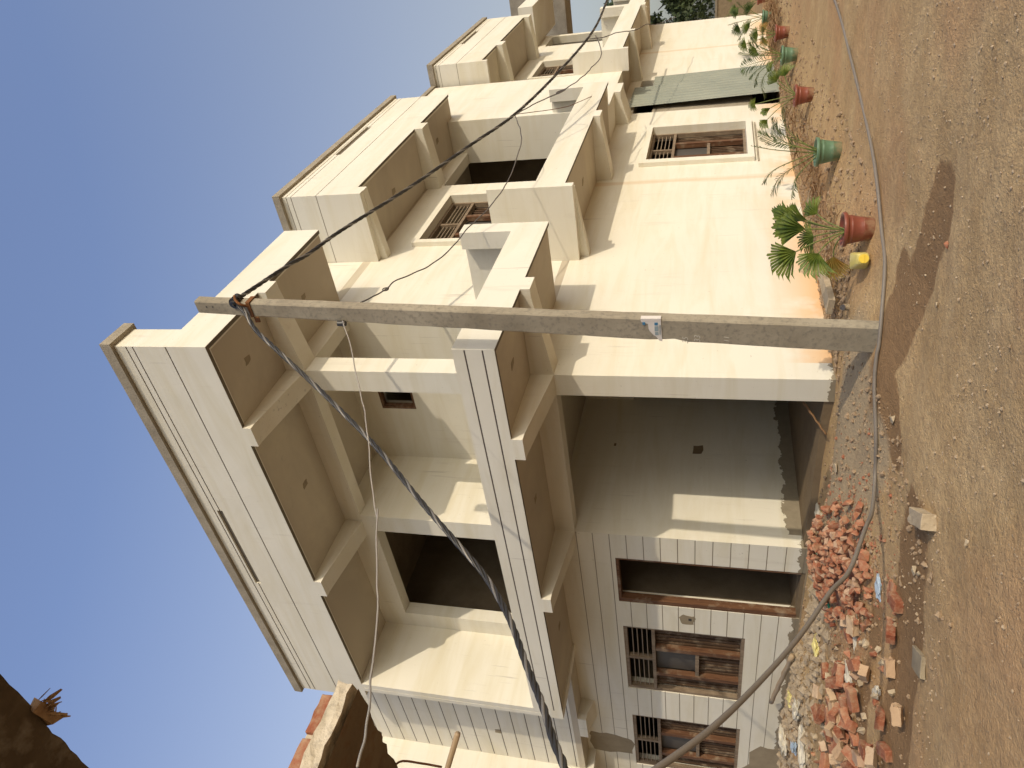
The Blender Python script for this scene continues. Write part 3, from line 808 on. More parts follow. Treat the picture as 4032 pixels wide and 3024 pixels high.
# grey hose: hangs in from the left, then lies along the road past the pole
def gz(x, y, o=.02, za=.1):
    g = za
    for _ in range(4):
        k = (1.5 - g) / (1.5 - za); g = hgt(x * k, y * k) + o
    return (x * k, y * k, g)
hose = [(-2.9, 1.1, 2.0), (-3.24, 1.56, 1.69), (-3.5, 1.93, 1.45), (-3.88, 2.45, 1.19), (-4.21, 3.0, .92), (-4.45, 3.55, .66), (-4.60, 3.88, .48), (-4.70, 4.40, .29), (-4.85, 4.75, .17),
        gz(-4.72, 5.0, .02), gz(-4.44, 5.19), gz(-4.25, 5.69), gz(-4.02, 5.80), gz(-3.86, 5.78), gz(-3.62, 5.86), gz(-3.35, 6.27, .02, .05), gz(-3.19, 6.58, .02, .05), gz(-2.79, 7.48, .02, .05), gz(-2.47, 9.34, .02, .03), gz(-2.17, 11.3, .02, .03), gz(-1.9, 14), gz(-1.7, 18)]
P = smooth_path(hose, 10)
m = MB(); m.tube(P, .0165, 10); tag(m.build('grey_hose', M['greycable'], None, True), 'thick grey hose hanging in from the left and trailing along the road past the pole', 'hose')

# ------------------------------------------------------------------ plants in pots
def rotz(v, a): return Vector((v.x * math.cos(a) - v.y * math.sin(a), v.x * math.sin(a) + v.y * math.cos(a), v.z))
def fan(mb, base, tip, size, spread=2.0, n=20, droop=.3):
    n = max(11, int(n * (.55 + .35 * spread)))
    """a fan palm leaf: blades radiating from the stalk's end"""
    d = (tip - base).normalized(); face = Vector((.33, -.85, .35)) + Vector((random.gauss(0, .35), random.gauss(0, .25), random.gauss(0, .3)))
    side = d.cross(face).normalized(); nrm = side.cross(d).normalized()
    for k in range(n):
        a = (k / (n - 1) - .5) * 2 * spread
        L = size * (1 - .22 * abs(a) / spread) * random.uniform(.88, 1.05)
        e = d * math.cos(a) + side * math.sin(a); cr = (side * math.cos(a) - d * math.sin(a))
        w = L * .062; fold = nrm * (w * .6 * (1 if k % 2 else -1))
        p0 = tip; p1 = tip + e * L * .42 + nrm * (.02 * L); p2 = tip + e * L * .82 + nrm * (-.03 * L) + Vector((0, 0, -droop * L * .25)); p3 = tip + e * L + Vector((0, 0, -droop * L * .7))
        wj = 2 * math.sin(spread / (n - 1)) * L * .42 * .55
        mb.add([p0, p1 - cr * wj, p1 + fold, p1 + cr * wj, p2 - cr * w * .6, p2 + cr * w * .6, p3],
               [(0, 1, 2), (0, 2, 3), (1, 4, 2), (2, 4, 5), (2, 5, 3), (4, 6, 5)])
def arc(b, e, lift, n=8):
    return [b + (e - b) * (i / n) + Vector((0, 0, lift * math.sin(PI * i / n))) for i in range(n + 1)]
def frond(mb, st, pts, ll=.2, dens=26):
    P = smooth_path(pts, 10); st.tube(P, [.008 * (1 - .75 * i / len(P)) for i in range(len(P))], 5)
    n = len(P)
    for j in range(dens):
        t = .32 + .68 * j / dens; i = min(n - 2, int(t * (n - 1))); p = P[i]; d = (P[i + 1] - P[max(0, i - 1)]).normalized()
        s = d.cross(Vector((0, 0, 1))).normalized()
        L = ll * math.sin(PI * min(.97, .15 + .8 * (t - .32) / .68)) * random.uniform(.85, 1.1) + .03
        for sg in (-1, 1):
            e = (d * .65 + s * sg * .8 + Vector((0, 0, random.uniform(-.25, .15)))).normalized()
            w = d.cross(e).cross(e).normalized() * .0065
            q = p + e * L * .55; r = p + e * L + Vector((0, 0, -.12 * L))
            mb.add([p, q - w, q + w, r], [(0, 1, 2), (1, 3, 2)])
def pot(name_col, loc, s, label, leaves, yellow=(), kind='fan'):
    root = empty('potted_palm', loc); tag(root, label, 'potted palm', 'potted palms along the side wall')
    mat = M[name_col]; n = 40
    m = MB(); prof = [(.001, 0), (.098, 0), (.104, .004), (.116, .094), (.1190, .0975), (.1165, .101), (.1168, .104), (.1196, .107), (.1178, .111), (.1375, .2), (.1402, .203), (.138, .207), (.1430, .242), (.162, .244), (.168, .250), (.170, .278),
                      (.166, .285), (.156, .285), (.150, .275), (.142, .240), (.001, .240)]
    m.lathe([(r * s, z * s) for r, z in prof], n); m.build('pot', mat, root, True)
    m = MB(); m.lathe([(.001, .255 * s), (.08 * s, .258 * s), (.143 * s, .248 * s)], 20); m.build('soil', M['soil'], root, True)
    b0 = Vector((0, 0, .23 * s)); st = MB(); lf = MB(); ly = MB()
    for i, L in enumerate(leaves):
        k, e, sz = L[0], Vector(L[1]), L[2]
        tgt = ly if i in yellow else lf
        b = b0 + Vector((random.uniform(-.02, .02), random.uniform(-.02, .02), 0))
        if k == 'fan':
            pts = arc(b, e, .04); st.tube(smooth_path(pts, 2), .0065, 6); fan(tgt, pts[-3], e, sz, spread=L[3] if len(L) > 3 else 1.6)
        else:
            mid = b + (e - b) * .5 + Vector((0, 0, sz)); frond(tgt, st, [b, mid, e], L[3] if len(L) > 3 else .17)
    st.build('stem', M['stalk'], root, True)
    lf.build('foliage', M['leaf'] if kind == 'fan' else M['leaf_dark'], root)
    if ly.v: ly.build('foliage', M['leaf_yellow'], root)['label'] = 'yellowing leaf'
    return root
# image left/right is roughly the (cos, sin) of the viewing direction turned by 90 degrees
def vr(p, r, u, dpt=0.0):
    """offset to the viewer's right (r), away (dpt) and up (u) from a plant at p"""
    d = Vector((p[0], p[1], 0)).normalized(); rt = Vector((d.y, -d.x, 0)); return tuple(rt * r + d * dpt + Vector((0, 0, u)))
p = (-3.44, 7.16)
pot('redpot', (*p, hgt(*p) - .01), 1.0, 'large red brown pot nearest the pole with a broad fan palm and one yellow leaf',
    [('fan', vr(p, .02, .62), .42, .62), ('fan', vr(p, .10, .60, .05), .36, .50), ('fan', vr(p, -.20, .70, -.05), .40, .85), ('fan', vr(p, -.22, .50, -.12), .34, 1.0), ('fan', vr(p, .16, .50, .12), .24, .8),
     ('fan', vr(p, -.26, .34, .05), .27, .9), ('fan', vr(p, -.06, .52, .16), .28, 1.3), ('fan', vr(p, .12, .70, .1), .34, .45)], yellow=(5,))
p = (-3.49, 9.44)
pot('greenpot', (*p, hgt(*p) - .01), 1.03, 'large green pot with thin feathery palm fronds in front of the barred window',
    [('fr', vr(p, .42, .82), .14, .24), ('fr', vr(p, .12, 1.05), .10, .22), ('fr', vr(p, -.35, .90), .16, .2), ('fr', vr(p, -.5, .78, .2), .14, .18), ('fr', vr(p, .55, .70, .2), .14, .22), ('fr', vr(p, .25, .98, -.15), .12, .22),
     ('fr', vr(p, -.55, .55, -.1), .10, .16), ('fr', vr(p, .3, .8, .3), .12, .2)], kind='feather')
p = (-3.68, 12.43)
pot('redpot', (*p, hgt(*p) - .01), .98, 'red brown pot with a sparse fan palm before the corrugated sheets',
    [('fan', vr(p, -.08, .86), .14, 1.7), ('fan', vr(p, -.32, .66), .20, .8), ('fan', vr(p, .22, .55), .24, 1.1), ('fan', vr(p, .30, .42, .1), .24, 1.0), ('fan', vr(p, -.15, .62), .22, .5), ('fan', vr(p, .40, .62, .2), .2, 1.0)])
p = (-3.75, 15.19)
pot('greenpot', (*p, hgt(*p) - .01), 1.03, 'green pot with a dense feathery palm between the two red pots',
    [('fr', vr(p, .35, .85), .12, .24), ('fr', vr(p, -.35, .85), .12, .24), ('fr', vr(p, .1, 1.05), .1, .26), ('fr', vr(p, -.5, .75), .16, .22), ('fr', vr(p, .5, .65), .16, .22), ('fr', vr(p, -.15, 1.0, .2), .1, .24), ('fr', vr(p, -.75, .55), .2, .2), ('fr', vr(p, .2, .9, -.2), .1, .24)], kind='feather')
p = (-3.82, 17.30)
pot('redpot', (*p, hgt(*p) - .01), 1.0, 'red brown pot farther back with fan leaves and yellow lower leaves',
    [('fan', vr(p, -.15, .85), .22, 1.4), ('fan', vr(p, .15, .80), .22, 1.3), ('fan', vr(p, .0, .62), .24, 1.3), ('fan', vr(p, -.25, .65), .22, 1.2), ('fan', vr(p, .1, .48), .2, 1.5), ('fan', vr(p, -.1, .46), .18, 1.5)], yellow=(4, 5))
p = (-4.35, 21.6)
pot('greenpot', (*p, hgt(*p) - .01), 1.05, 'farthest green pot with a bushy palm near the edge of the picture',
    [('fan', vr(p, -.2, .85), .28, 1.4), ('fan', vr(p, .15, .9), .28, 1.3), ('fr', vr(p, .4, .95), .12, .26), ('fr', vr(p, -.5, .9), .12, .26), ('fan', vr(p, .2, .6), .26, 1.5), ('fr', vr(p, -.1, 1.15), .1, .26)], kind='feather')
p = (-4.45, 24.6)
pot('redpot', (*p, hgt(*p) - .01), 1.0, 'farthest red pot with a tall pale green palm at the picture edge',
    [('fan', vr(p, -.2, .85), .3, 1.4), ('fan', vr(p, .15, .95), .3, 1.3), ('fr', vr(p, .3, 1.3), .12, .3), ('fr', vr(p, -.4, 1.2), .12, .3), ('fan', vr(p, .25, .6), .28, 1.5)])

# yellow jerrycan lying on its side next to the first pot
def jerry():
    p = (-3.64, 6.90); root = empty('jerrycan', (*p, hgt(*p) - .005), math.radians(32)); tag(root, 'small yellow plastic oil can lying on its side beside the nearest red pot', 'jerrycan')
    bm = bmesh.new(); bmesh.ops.create_cube(bm, size=1)
    for v in bm.verts:
        v.co.x *= .17; v.co.y *= .24; v.co.z *= .17
        if v.co.y < 0: v.co.x *= .62; v.co.z *= .62
        v.co.z += .085
    bmesh.ops.bevel(bm, geom=bm.edges[:], offset=.028, segments=3, affect='EDGES', profile=.6)
    me = bpy.data.meshes.new('body'); bm.to_mesh(me); bm.free(); me.materials.append(M['yellow']); me.polygons.foreach_set('use_smooth', [True] * len(me.polygons))
    link(bpy.data.objects.new('body', me), root)
    m = MB(); m.tube([(0, -.115, .085), (0, -.133, .085)], .052, 24); m.build('neck', M['yellow'], root)
    m = MB(); m.tube([(0, -.133, .085), (0, -.150, .085)], .043, 24); m.box(-.04, .04, -.156, -.150, .080, .090); m.build('cap', M['yellowcap'], root)
jerry()

# ------------------------------------------------------------------ rubble
def chunk(s, seed, flat=1.0):
    rnd = random.Random(seed); bm = bmesh.new()
    for _ in range(11):
        v = Vector((rnd.gauss(0, 1), rnd.gauss(0, 1), rnd.gauss(0, 1))).normalized() * rnd.uniform(.7, 1)
        bm.verts.new((v.x * s, v.y * s * rnd.uniform(.6, 1), v.z * s * flat))
    r = bmesh.ops.convex_hull(bm, input=bm.verts[:])
    bmesh.ops.delete(bm, geom=[v for v in bm.verts if not v.link_faces], context='VERTS')
    me = bpy.data.meshes.new('chip'); bm.to_mesh(me); bm.free(); return me
def brickmesh(l, w, h, seed, broken=0.0):
    rnd = random.Random(seed); bm = bmesh.new(); bmesh.ops.create_cube(bm, size=1)
    for v in bm.verts: v.co = Vector((v.co.x * l, v.co.y * w, v.co.z * h))
    bmesh.ops.subdivide_edges(bm, edges=bm.edges[:], cuts=3, use_grid_fill=True)
    for v in bm.verts:
        n_ = noise.noise_vector(v.co * 22 + Vector((seed, 0, 0))) * .006; v.co += n_
        if broken and v.co.x > l * (.5 - broken) - .02 * noise.noise(v.co * 30 + Vector((seed, 5, 0))):
            v.co.x = l * (.5 - broken) + .03 * noise.noise(Vector((seed * 3.1, v.co.y * 25, v.co.z * 25)))
    bmesh.ops.bevel(bm, geom=[e for e in bm.edges if e.calc_face_angle(0) > .9], offset=.004, segments=1, affect='EDGES')
    me = bpy.data.meshes.new('brick'); bm.to_mesh(me); bm.free(); return me
def put(me, name, mat, loc, rot, label, cat, group=None):
    if not me.materials: me.materials.append(mat)
    o = bpy.data.objects.new(name, me); link(o); o.location = loc; o.rotation_euler = rot; tag(o, label, cat, group); return o
protos = [chunk(random.uniform(.045, .085), 100 + i, random.uniform(.6, 1)) for i in range(14)]
GA = 'broken brick chunks in the crushed heap'
ax, bx_ = Vector((-5.72, 4.95)), Vector((-6.98, 5.82))
cnt = 0; tries = 0
while cnt < 285 and tries < 5000:
    tries += 1
    t = random.uniform(-.12, 1.12); s_ = random.gauss(0, .31)
    if abs(s_) > .62: continue
    d = (bx_ - ax).normalized(); nn = Vector((-d.y, d.x)); q = ax + (bx_ - ax) * t + nn * s_
    fall = max(0, 1 - (s_ / .68) ** 2) * max(0, 1 - ((t - .5) / .72) ** 2)
    if fall < .05 and random.random() > .25: continue
    me = random.choice(protos); z = hgt(q.x, q.y) + .015 + .14 * fall * random.uniform(.72, 1.0)
    put(me, 'brick_chunk', M['brick'], (q.x, q.y, z), [random.uniform(0, 6.28) for _ in range(3)], 'broken red brick chunk in the crushed heap before the carport', 'brick chunk', GA)
    cnt += 1
# heart of the heap so no holes show through
m = MB(); nseg = 24; prof = []
for i in range(nseg + 1):
    t = -.1 + 1.2 * i / nseg
    for j in range(13):
        s_ = (-.6 + 1.2 * j / 12); q = ax + (bx_ - ax) * t + Vector((-(bx_ - ax).normalized().y, (bx_ - ax).normalized().x)) * s_
        fall = max(0, 1 - (s_ / .6) ** 2) * max(0, 1 - ((t - .5) / .62) ** 2)
        prof.append(Vector((q.x, q.y, hgt(q.x, q.y) - .05 + .10 * fall + .02 * noise.noise(Vector((q.x * 9, q.y * 9, 0))))))
m.add(prof, [(i * 13 + j, i * 13 + j + 1, (i + 1) * 13 + j + 1, (i + 1) * 13 + j) for i in range(nseg) for j in range(12)])
tag(m.build('brick_dust', M['brick'], None, True), 'fine red brick dust and crumbs inside the crushed heap', 'rubble', kind='stuff')
# bigger bricks thrown along the front
FB = [(-6.72, 4.97, 'p'), (-6.3, 4.66, 'p'), (-8.05, 5.30, 'r'), (-7.26, 4.80, 'r'), (-6.45, 4.33, 'r'), (-6.97, 4.55, 'r'), (-5.80, 3.93, 'p'), (-6.25, 4.12, 'p'), (-6.75, 4.25, 'r'), (-7.84, 4.97, 'r'),
      (-8.39, 5.25, 'p'), (-7.84, 4.72, 'r'), (-7.19, 4.40, 'r'), (-6.28, 3.74, 'r'), (-5.80, 3.52, 'p'), (-8.08, 4.73, 'r'), (-7.29, 4.28, 'p'), (-8.53, 5.03, 'r'), (-5.29, 4.18, 'r'), (-5.57, 4.10, 'r'),
      (-8.17, 4.60, 'r'), (-7.15, 4.06, 'r'), (-8.14, 4.40, 'r'), (-6.95, 3.80, 'r'), (-6.45, 3.55, 'r'), (-6.72, 3.62, 'p'), (-8.64, 4.55, 'r'), (-7.29, 3.90, 'r'), (-7.79, 4.20, 'p'), (-7.51, 4.25, 'r'),
      (-7.6, 4.5, 'r'), (-8.3, 4.9, 'r'), (-7.95, 4.15, 'r'), (-7.45, 4.62, 'r'), (-8.9, 4.7, 'r'), (-8.5, 4.25, 'r'), (-7.05, 4.68, 'p'), (-6.6, 4.75, 'r')]
near_words = ['by the hose', 'by the plastic bag', 'close to the crushed heap', 'at the road edge', 'near the front windows', 'among other rubble']
bset = [brickmesh(.21, .10, .07, 11 + i, .0 if i % 2 else .18) for i in range(8)]
pset = [brickmesh(.19, .10, .07, 31 + i, .1 if i % 2 else .25) for i in range(6)]
for i, (x, y, k) in enumerate(FB):
    me = (bset if k == 'r' else pset)[i % (8 if k == 'r' else 6)]
    tilt = random.uniform(-.5, .5) if i % 3 else random.uniform(-.12, .12)
    put(me, 'brick', M['brick'] if k == 'r' else M['brick_pale'], (x, y, hgt(x, y) + .035 + (.03 if abs(tilt) > .25 else 0)), (tilt, random.uniform(-.3, .3), random.uniform(0, 3.1)),
        'loose red brick lying in the rubble before the front windows' if k == 'r' else 'pale mortar covered brick lying in the rubble before the front windows', 'brick',
        'red bricks strewn before the front windows' if k == 'r' else 'mortar covered bricks strewn before the front windows')
rb_ = random.Random(5)
for i in range(34):
    x, y = -7.75 + rb_.gauss(0, .62), 4.22 + rb_.gauss(0, .24); k = rb_.random() < .72
    me = (bset if k else pset)[i % (8 if k else 6)]
    put(me, 'brick', M['brick'] if k else M['brick_pale'], (x, y, hgt(x, y) + .03 + .07 * rb_.random()), (rb_.uniform(-.9, .9), rb_.uniform(-.7, .7), rb_.uniform(0, 3.1)),
        'loose red brick lying in the rubble before the front windows' if k else 'pale mortar covered brick lying in the rubble before the front windows', 'brick',
        'red bricks strewn before the front windows' if k else 'mortar covered bricks strewn before the front windows')
# many smaller pieces between them
fl = [chunk(random.uniform(.05, .09), 300 + i, .7) for i in range(8)]; fp = [chunk(random.uniform(.04, .08), 340 + i, .7) for i in range(6)]
for i in range(120):
    t = random.random(); x = -6.1 - 3.6 * t + random.gauss(0, .3); y = 3.85 + 1.05 * t + random.gauss(0, .38)
    r = random.random() < .5
    me = random.choice(fl if r else fp)
    put(me, 'rubble_piece', M['brick'] if r else M['stone'], (x, y, hgt(x, y) + .02), [random.uniform(0, 6.28) for _ in range(3)],
        'small red brick fragment in the rubble strip before the front windows' if r else 'small pale mortar lump in the rubble strip before the front windows', 'rubble piece', 'red fragments in the rubble strip' if r else 'pale lumps in the rubble strip')
# separate stones
put(brickmesh(.34, .11, .10, 91), 'stone_block', M['stone'], (-4.13, 3.99, hgt(-4.13, 3.99) + .04), (.05, .0, math.radians(128)), 'large pale rectangular block lying alone on the damp dirt below the hose', 'block')
put(brickmesh(.16, .11, .03, 92, .15), 'brick_tile', M['brick'], (-5.30, 4.30, hgt(-5.3, 4.3) + .02), (.1, .12, .6), 'flat orange brick slab lying flat between heap and road', 'brick')
put(brickmesh(.30, .16, .035, 93), 'flat_stone', M['raw'], (-5.12, 3.52, hgt(-5.12, 3.52) + .015), (.05, .06, math.radians(130)), 'flat brown stone half buried in the damp dirt', 'stone')
for i, (x, y, s, lb) in enumerate([(-4.20, 5.17, .05, 'pale stone on the sand heap nearest the pole'), (-4.70, 4.00, .05, 'pair of pale stones, the longer one, near the orange slab'), (-4.62, 3.92, .035, 'small round pale stone beside the longer pale stone'),
                                   (-3.66, 3.36, .03, 'lone pale pebble out on the dirt road'), (-2.55, 5.02, .035, 'red brick bit alone on the road side'), (-5.55, 6.0, .07, 'grey pale rock lying on the sand heap'),
                                   (-5.75, 5.2, .05, 'pale lump at the right foot of the crushed heap'), (-2.95, 4.9, .03, 'long pale stone at the edge of the damp patch')]):
    mt = M['brick'] if 'red' in lb else M['stone']
    put(chunk(s, 500 + i, .6), 'stone', mt, (x, y, hgt(x, y) + s * .3), (0, 0, i), lb, 'stone')

# gravel and clods: nobody could count them
def scatter(name, n, fn, smin, smax, mat, label, kind='stuff'):
    ico = [Vector(v) for v in ((0, 0, 1), (.9, 0, .2), (.2, .85, .25), (-.75, .45, .2), (-.7, -.5, .25), (.25, -.85, .2), (.5, .5, -.6), (-.6, 0, -.6), (.4, -.5, -.6))]
    fc = [(0, 1, 2), (0, 2, 3), (0, 3, 4), (0, 4, 5), (0, 5, 1), (1, 6, 2), (2, 6, 7, 3), (3, 7, 4), (4, 7, 8, 5), (5, 8, 1), (1, 8, 6)]
    V = []; F = []
    for i in range(n):
        q = fn()
        if q is None: continue
        x, y = q; s = smin + (smax - smin) * random.random() ** 3; a = random.uniform(0, 6.28); fx, fy, fz = random.uniform(.7, 1.3), random.uniform(.6, 1.1), random.uniform(.45, .95)
        b = len(V); z = hgt(x, y) + s * fz * .25; ca, sa = math.cos(a), math.sin(a)
        for v in ico:
            vx, vy = v.x * s * fx, v.y * s * fy
            V.append((x + vx * ca - vy * sa, y + vx * sa + vy * ca, z + v.z * s * fz))
        F += [tuple(k + b for k in f) for f in fc]
    o = mesh(name, V, F, mat); tag(o, label, name.replace('_', ' '), kind=kind); return o
def r_road():
    a = random.uniform(-.02, 1.15); d = 1.6 + 11 * random.random() ** 1.6
    x, y = -d * math.sin(a), d * math.cos(a)
    if y > 6.9 and x < -5.3: return None
    if noise.noise(Vector((x * .9, y * .9, 3))) + .5 * noise.noise(Vector((x * 2.6, y * 2.6, 1))) < random.uniform(-.35, .35): return None
    return x, y
def r_side():
    y = 7.3 + 14 * random.random() ** 1.5; x = -5.25 + min(2.1, abs(random.gauss(0, .9))); return x, y
def r_front():
    return random.uniform(-13, -4.2), min(7.1, max(3.2, random.gauss(5.3, 1.0)))
M['grit'] = earthy('road_grit', (.30, .215, .135), (.44, .345, .235), 9, .3)
scatter('gravel', 13000, r_road, .003, .017, M['grit'], 'pale grit and pebbles scattered over the dirt road')
M['clod'] = earthy('clods', (.24, .165, .10), (.36, .26, .165), 6)
scatter('clods', 5200, r_side, .008, .045, M['clod'], 'loose brown earth clods along the foot of the side wall')
scatter('debris', 4200, r_front, .006, .035, M['clod'], 'crumbled mortar and earth crumbs before the front wall')

def r_foot():
    x = random.uniform(-13.2, -7.6); return x, 6.95 - abs(random.gauss(0, .75)) - .25 * random.random()
M['mortar'] = earthy('mortar_lumps', (.27, .205, .135), (.40, .32, .225), 7, .5)
scatter('mortar_rubble', 1300, r_foot, .02, .10, M['mortar'], 'lumps of old mortar heaped along the foot of the front wall')
def r_heap():
    t = random.uniform(-.3, 1.2); return -5.75 - 1.3 * t + random.gauss(0, .32), 5.15 + .85 * t + random.gauss(0, .42)
scatter('brick_crumbs', 1600, r_heap, .006, .03, M['brick'], 'red brick crumbs spilled round the crushed heap')
# dry leaf litter between pots and wall
def litter(pts, label):
    m = MB()
    for (x, y, n, sp, L) in pts:
        for i in range(n):
            a = random.uniform(0, 6.28); q = Vector((x + random.gauss(0, sp), y + random.gauss(0, sp * 2), 0)); q.z = hgt(q.x, q.y) + random.uniform(.01, .09)
            d = Vector((math.cos(a) * .5, math.sin(a), random.uniform(-.1, .25))).normalized(); l = L * random.uniform(.5, 1.2); w = Vector((-d.y, d.x, random.uniform(-.4, .4))).normalized() * random.uniform(.008, .02)
            mid = q + d * l * .5 + Vector((0, 0, .03)); e = q + d * l
            m.add([q, mid - w, mid + w, e, mid + Vector((0, 0, -.008))], [(0, 1, 4), (0, 4, 2), (1, 3, 4), (4, 3, 2)])
    o = m.build('dry_leaves', M['dryleaf']); tag(o, label, 'dry leaves', kind='stuff')
litter([(-4.1, 8.4, 60, .18, .35), (-4.2, 10.5, 90, .2, .5), (-4.3, 12.0, 60, .2, .4), (-4.3, 14.0, 50, .2, .4), (-4.2, 16.6, 80, .2, .5), (-4.2, 19.3, 160, .22, .6), (-4.2, 21, 160, .3, .6), (-4.3, 23, 120, .3, .6)], 'brown fallen palm leaves between the pots and the side wall')
# fallen dry leaf sticking up right of the first pot
m = MB(); st = MB(); B = Vector((-3.5, 7.9, .17)); T = Vector((-3.72, 8.5, .27)); st.tube(arc(B, T, .05), .005, 5)
fan(m, B, T, .22, 1.5, 7, .1); r = empty('fallen_leaf', (0, 0, 0)); tag(r, 'curled brown fallen fan leaf beside the nearest red pot', 'fallen leaf'); st.build('stem', M['dryleaf'], r); m.build('blade', M['dryleaf'], r)
# stack of planks and blocks behind the first pot
m = MB(); m.box(-.08, .08, -.55, .55, 0, .07, None, .01); o = m.build('concrete_kerb', M['stone']); o.location = (-4.5, 7.95, hgt(-4.5, 7.95) + .06); o.rotation_euler = (0, .05, .05); tag(o, 'pale concrete bar lying against the wall behind the nearest red pot', 'concrete bar')
put(chunk(.17, 601, .55), 'rock', M['plinth'], (-4.72, 10.9, .13), (0, 0, .4), 'dark grey rock at the wall foot behind the large green pot', 'rock')
put(chunk(.15, 602, .55), 'rock', M['plinth'], (-4.62, 10.45, .12), (0, 0, 1.4), 'smaller dark rock nearer the large green pot', 'rock')
# little chrome pipe end standing by the wall, near the pole
r = empty('water_pipe', (-4.26, 7.05, hgt(-4.26, 7.05))); tag(r, 'short pipe stub with a shiny open end near the pole foot', 'pipe')
m = MB(); m.tube([(0, 0, -.02), (0, 0, .06)], .035, 12); m.build('socket', M['plinth'], r)
m = MB(); m.tube([(0, 0, .05), (.02, -.04, .07)], .03, 14); m.build('ring', M['chrome'], r)

# ------------------------------------------------------------------ litter and small things before the front
def crumple(name, loc, s, mat, label, seed, cat='plastic bag', sx=1.6):
    rnd = random.Random(seed); bm = bmesh.new(); bmesh.ops.create_icosphere(bm, subdivisions=3, radius=1)
    for v in bm.verts:
        n_ = noise.noise(v.co * 2.1 + Vector((seed, 0, 0))) * .5 + noise.noise(v.co * 5 + Vector((0, seed, 0))) * .35
        v.co *= s * (1 + n_); v.co.x *= sx; v.co.z *= .45
    me = bpy.data.meshes.new(name); bm.to_mesh(me); bm.free(); me.materials.append(mat)
    o = bpy.data.objects.new(name, me); link(o); o.location = (loc[0], loc[1], hgt(loc[0], loc[1]) + s * .28); o.rotation_euler = (0, 0, seed); tag(o, label, cat); return o
crumple('plastic_bag', (-8.55, 5.95), .09, M['yellowplastic'], 'crumpled pale yellow plastic bag right of the bamboo stick', 1)
crumple('plastic_bag', (-10.7, 6.5), .10, M['yellowplastic'], 'crumpled pale yellow plastic bag against the heap under the front window', 2)
crumple('plastic_bag', (-10.3, 6.1), .13, M['whiteplastic'], 'larger dirty white plastic bag beside the bamboo stick', 3)
crumple('plastic_bag', (-10.6, 5.7), .15, M['whiteplastic'], 'dirty white plastic bag spread nearest the red bricks', 4, sx=2.2)
crumple('plastic_bag', (-11.9, 6.5), .14, M['whiteplastic'], 'torn white plastic bag at the foot of the second front window', 5, sx=1.8)
crumple('plastic_bag', (-11.3, 6.1), .10, M['foil'], 'blue grey plastic bag at the left end of the litter', 6)
crumple('plastic_strip', (-6.42, 4.72), .05, M['whiteplastic'], 'long white plastic strip below the crushed heap', 7, 'plastic strip', 4.0)
crumple('white_rag', (-6.85, 4.42), .07, M['whiteplastic'], 'chalky white rag between the loose bricks', 8, 'rag', 2.8)
crumple('white_rag', (-6.25, 3.95), .05, M['whiteplastic'], 'small white rag stuck under a brick near the road', 9, 'rag', 2.2)
crumple('wrapper', (-5.58, 4.55), .055, M['foil'], 'shiny blue and white wrapper next to the orange slab', 10, 'wrapper', 2.0)
crumple('lime_spill', (-7.35, 7.0), .10, M['whiteplastic'], 'splash of white lime on the carport step', 11, 'lime', 2.4)
# green shade net strip behind the heap
r = empty('green_net', (-7.25, 6.2, 0)); tag(r, 'torn green net strip trailing behind the crushed brick heap', 'net')
for pts, w in (([(-7.30, 6.60), (-7.38, 6.30), (-7.32, 6.02), (-7.12, 5.68)], .055), ([(-7.25, 6.1), (-7.05, 5.9), (-6.98, 5.75)], .05), ([(-7.12, 5.68), (-7.04, 5.34), (-6.98, 5.2)], .02)):
    P = smooth_path([(x, y, hgt(x, y) + .05) for x, y in pts], 8); V = []; F = []
    for i, q in enumerate(P):
        t = (P[min(i + 1, len(P) - 1)] - P[max(0, i - 1)]).normalized(); s_ = Vector((-t.y, t.x, 0)); ww = w * (1 + .6 * noise.noise(q * 7))
        for k in range(5): V.append(q + s_ * ww * (k / 2 - 1) + Vector((0, 0, .03 * noise.noise(q * 14 + Vector((k, 0, 0))))) - Vector((-7.25, 6.2, 0)))
    for i in range(len(P) - 1):
        for k in range(4): F.append((i * 5 + k, i * 5 + k + 1, i * 5 + 6 + k, i * 5 + 5 + k))
    mesh('strip', V, F, M['net'], r, True)
# bamboo and sticks
def stick(name, a, b, r, mat, label):
    m = MB(); a = Vector(a); b = Vector(b); n = 12
    m.tube([a + (b - a) * (i / n) + Vector((0, 0, .006 * math.sin(i * 2.1))) for i in range(n + 1)], [r * (1.12 if i % 4 == 0 else 1) for i in range(n + 1)], 9)
    tag(m.build(name, mat, None, True), label, 'stick')
stick('bamboo_stick', (-9.7, 6.55, hgt(-9.7, 6.55) + .10), (-11.9, 7.12, .42), .035, M['bamboo'], 'thick bamboo stick lying against the foot of the front wall under the windows')
stick('wooden_stick', (-5.80, 7.42, .42), (-6.04, 7.10, .17), .013, M['stick'], 'short brown stick leaning on the carport step beside the pillar')
stick('thin_stick', (-7.1, 5.0, hgt(-7.1, 5.0) + .02), (-7.5, 5.2, hgt(-7.5, 5.2) + .03), .008, M['stick'], 'thin twig lying left of the crushed heap')
# cracked earth / step stones in the carport edge are part of the floor

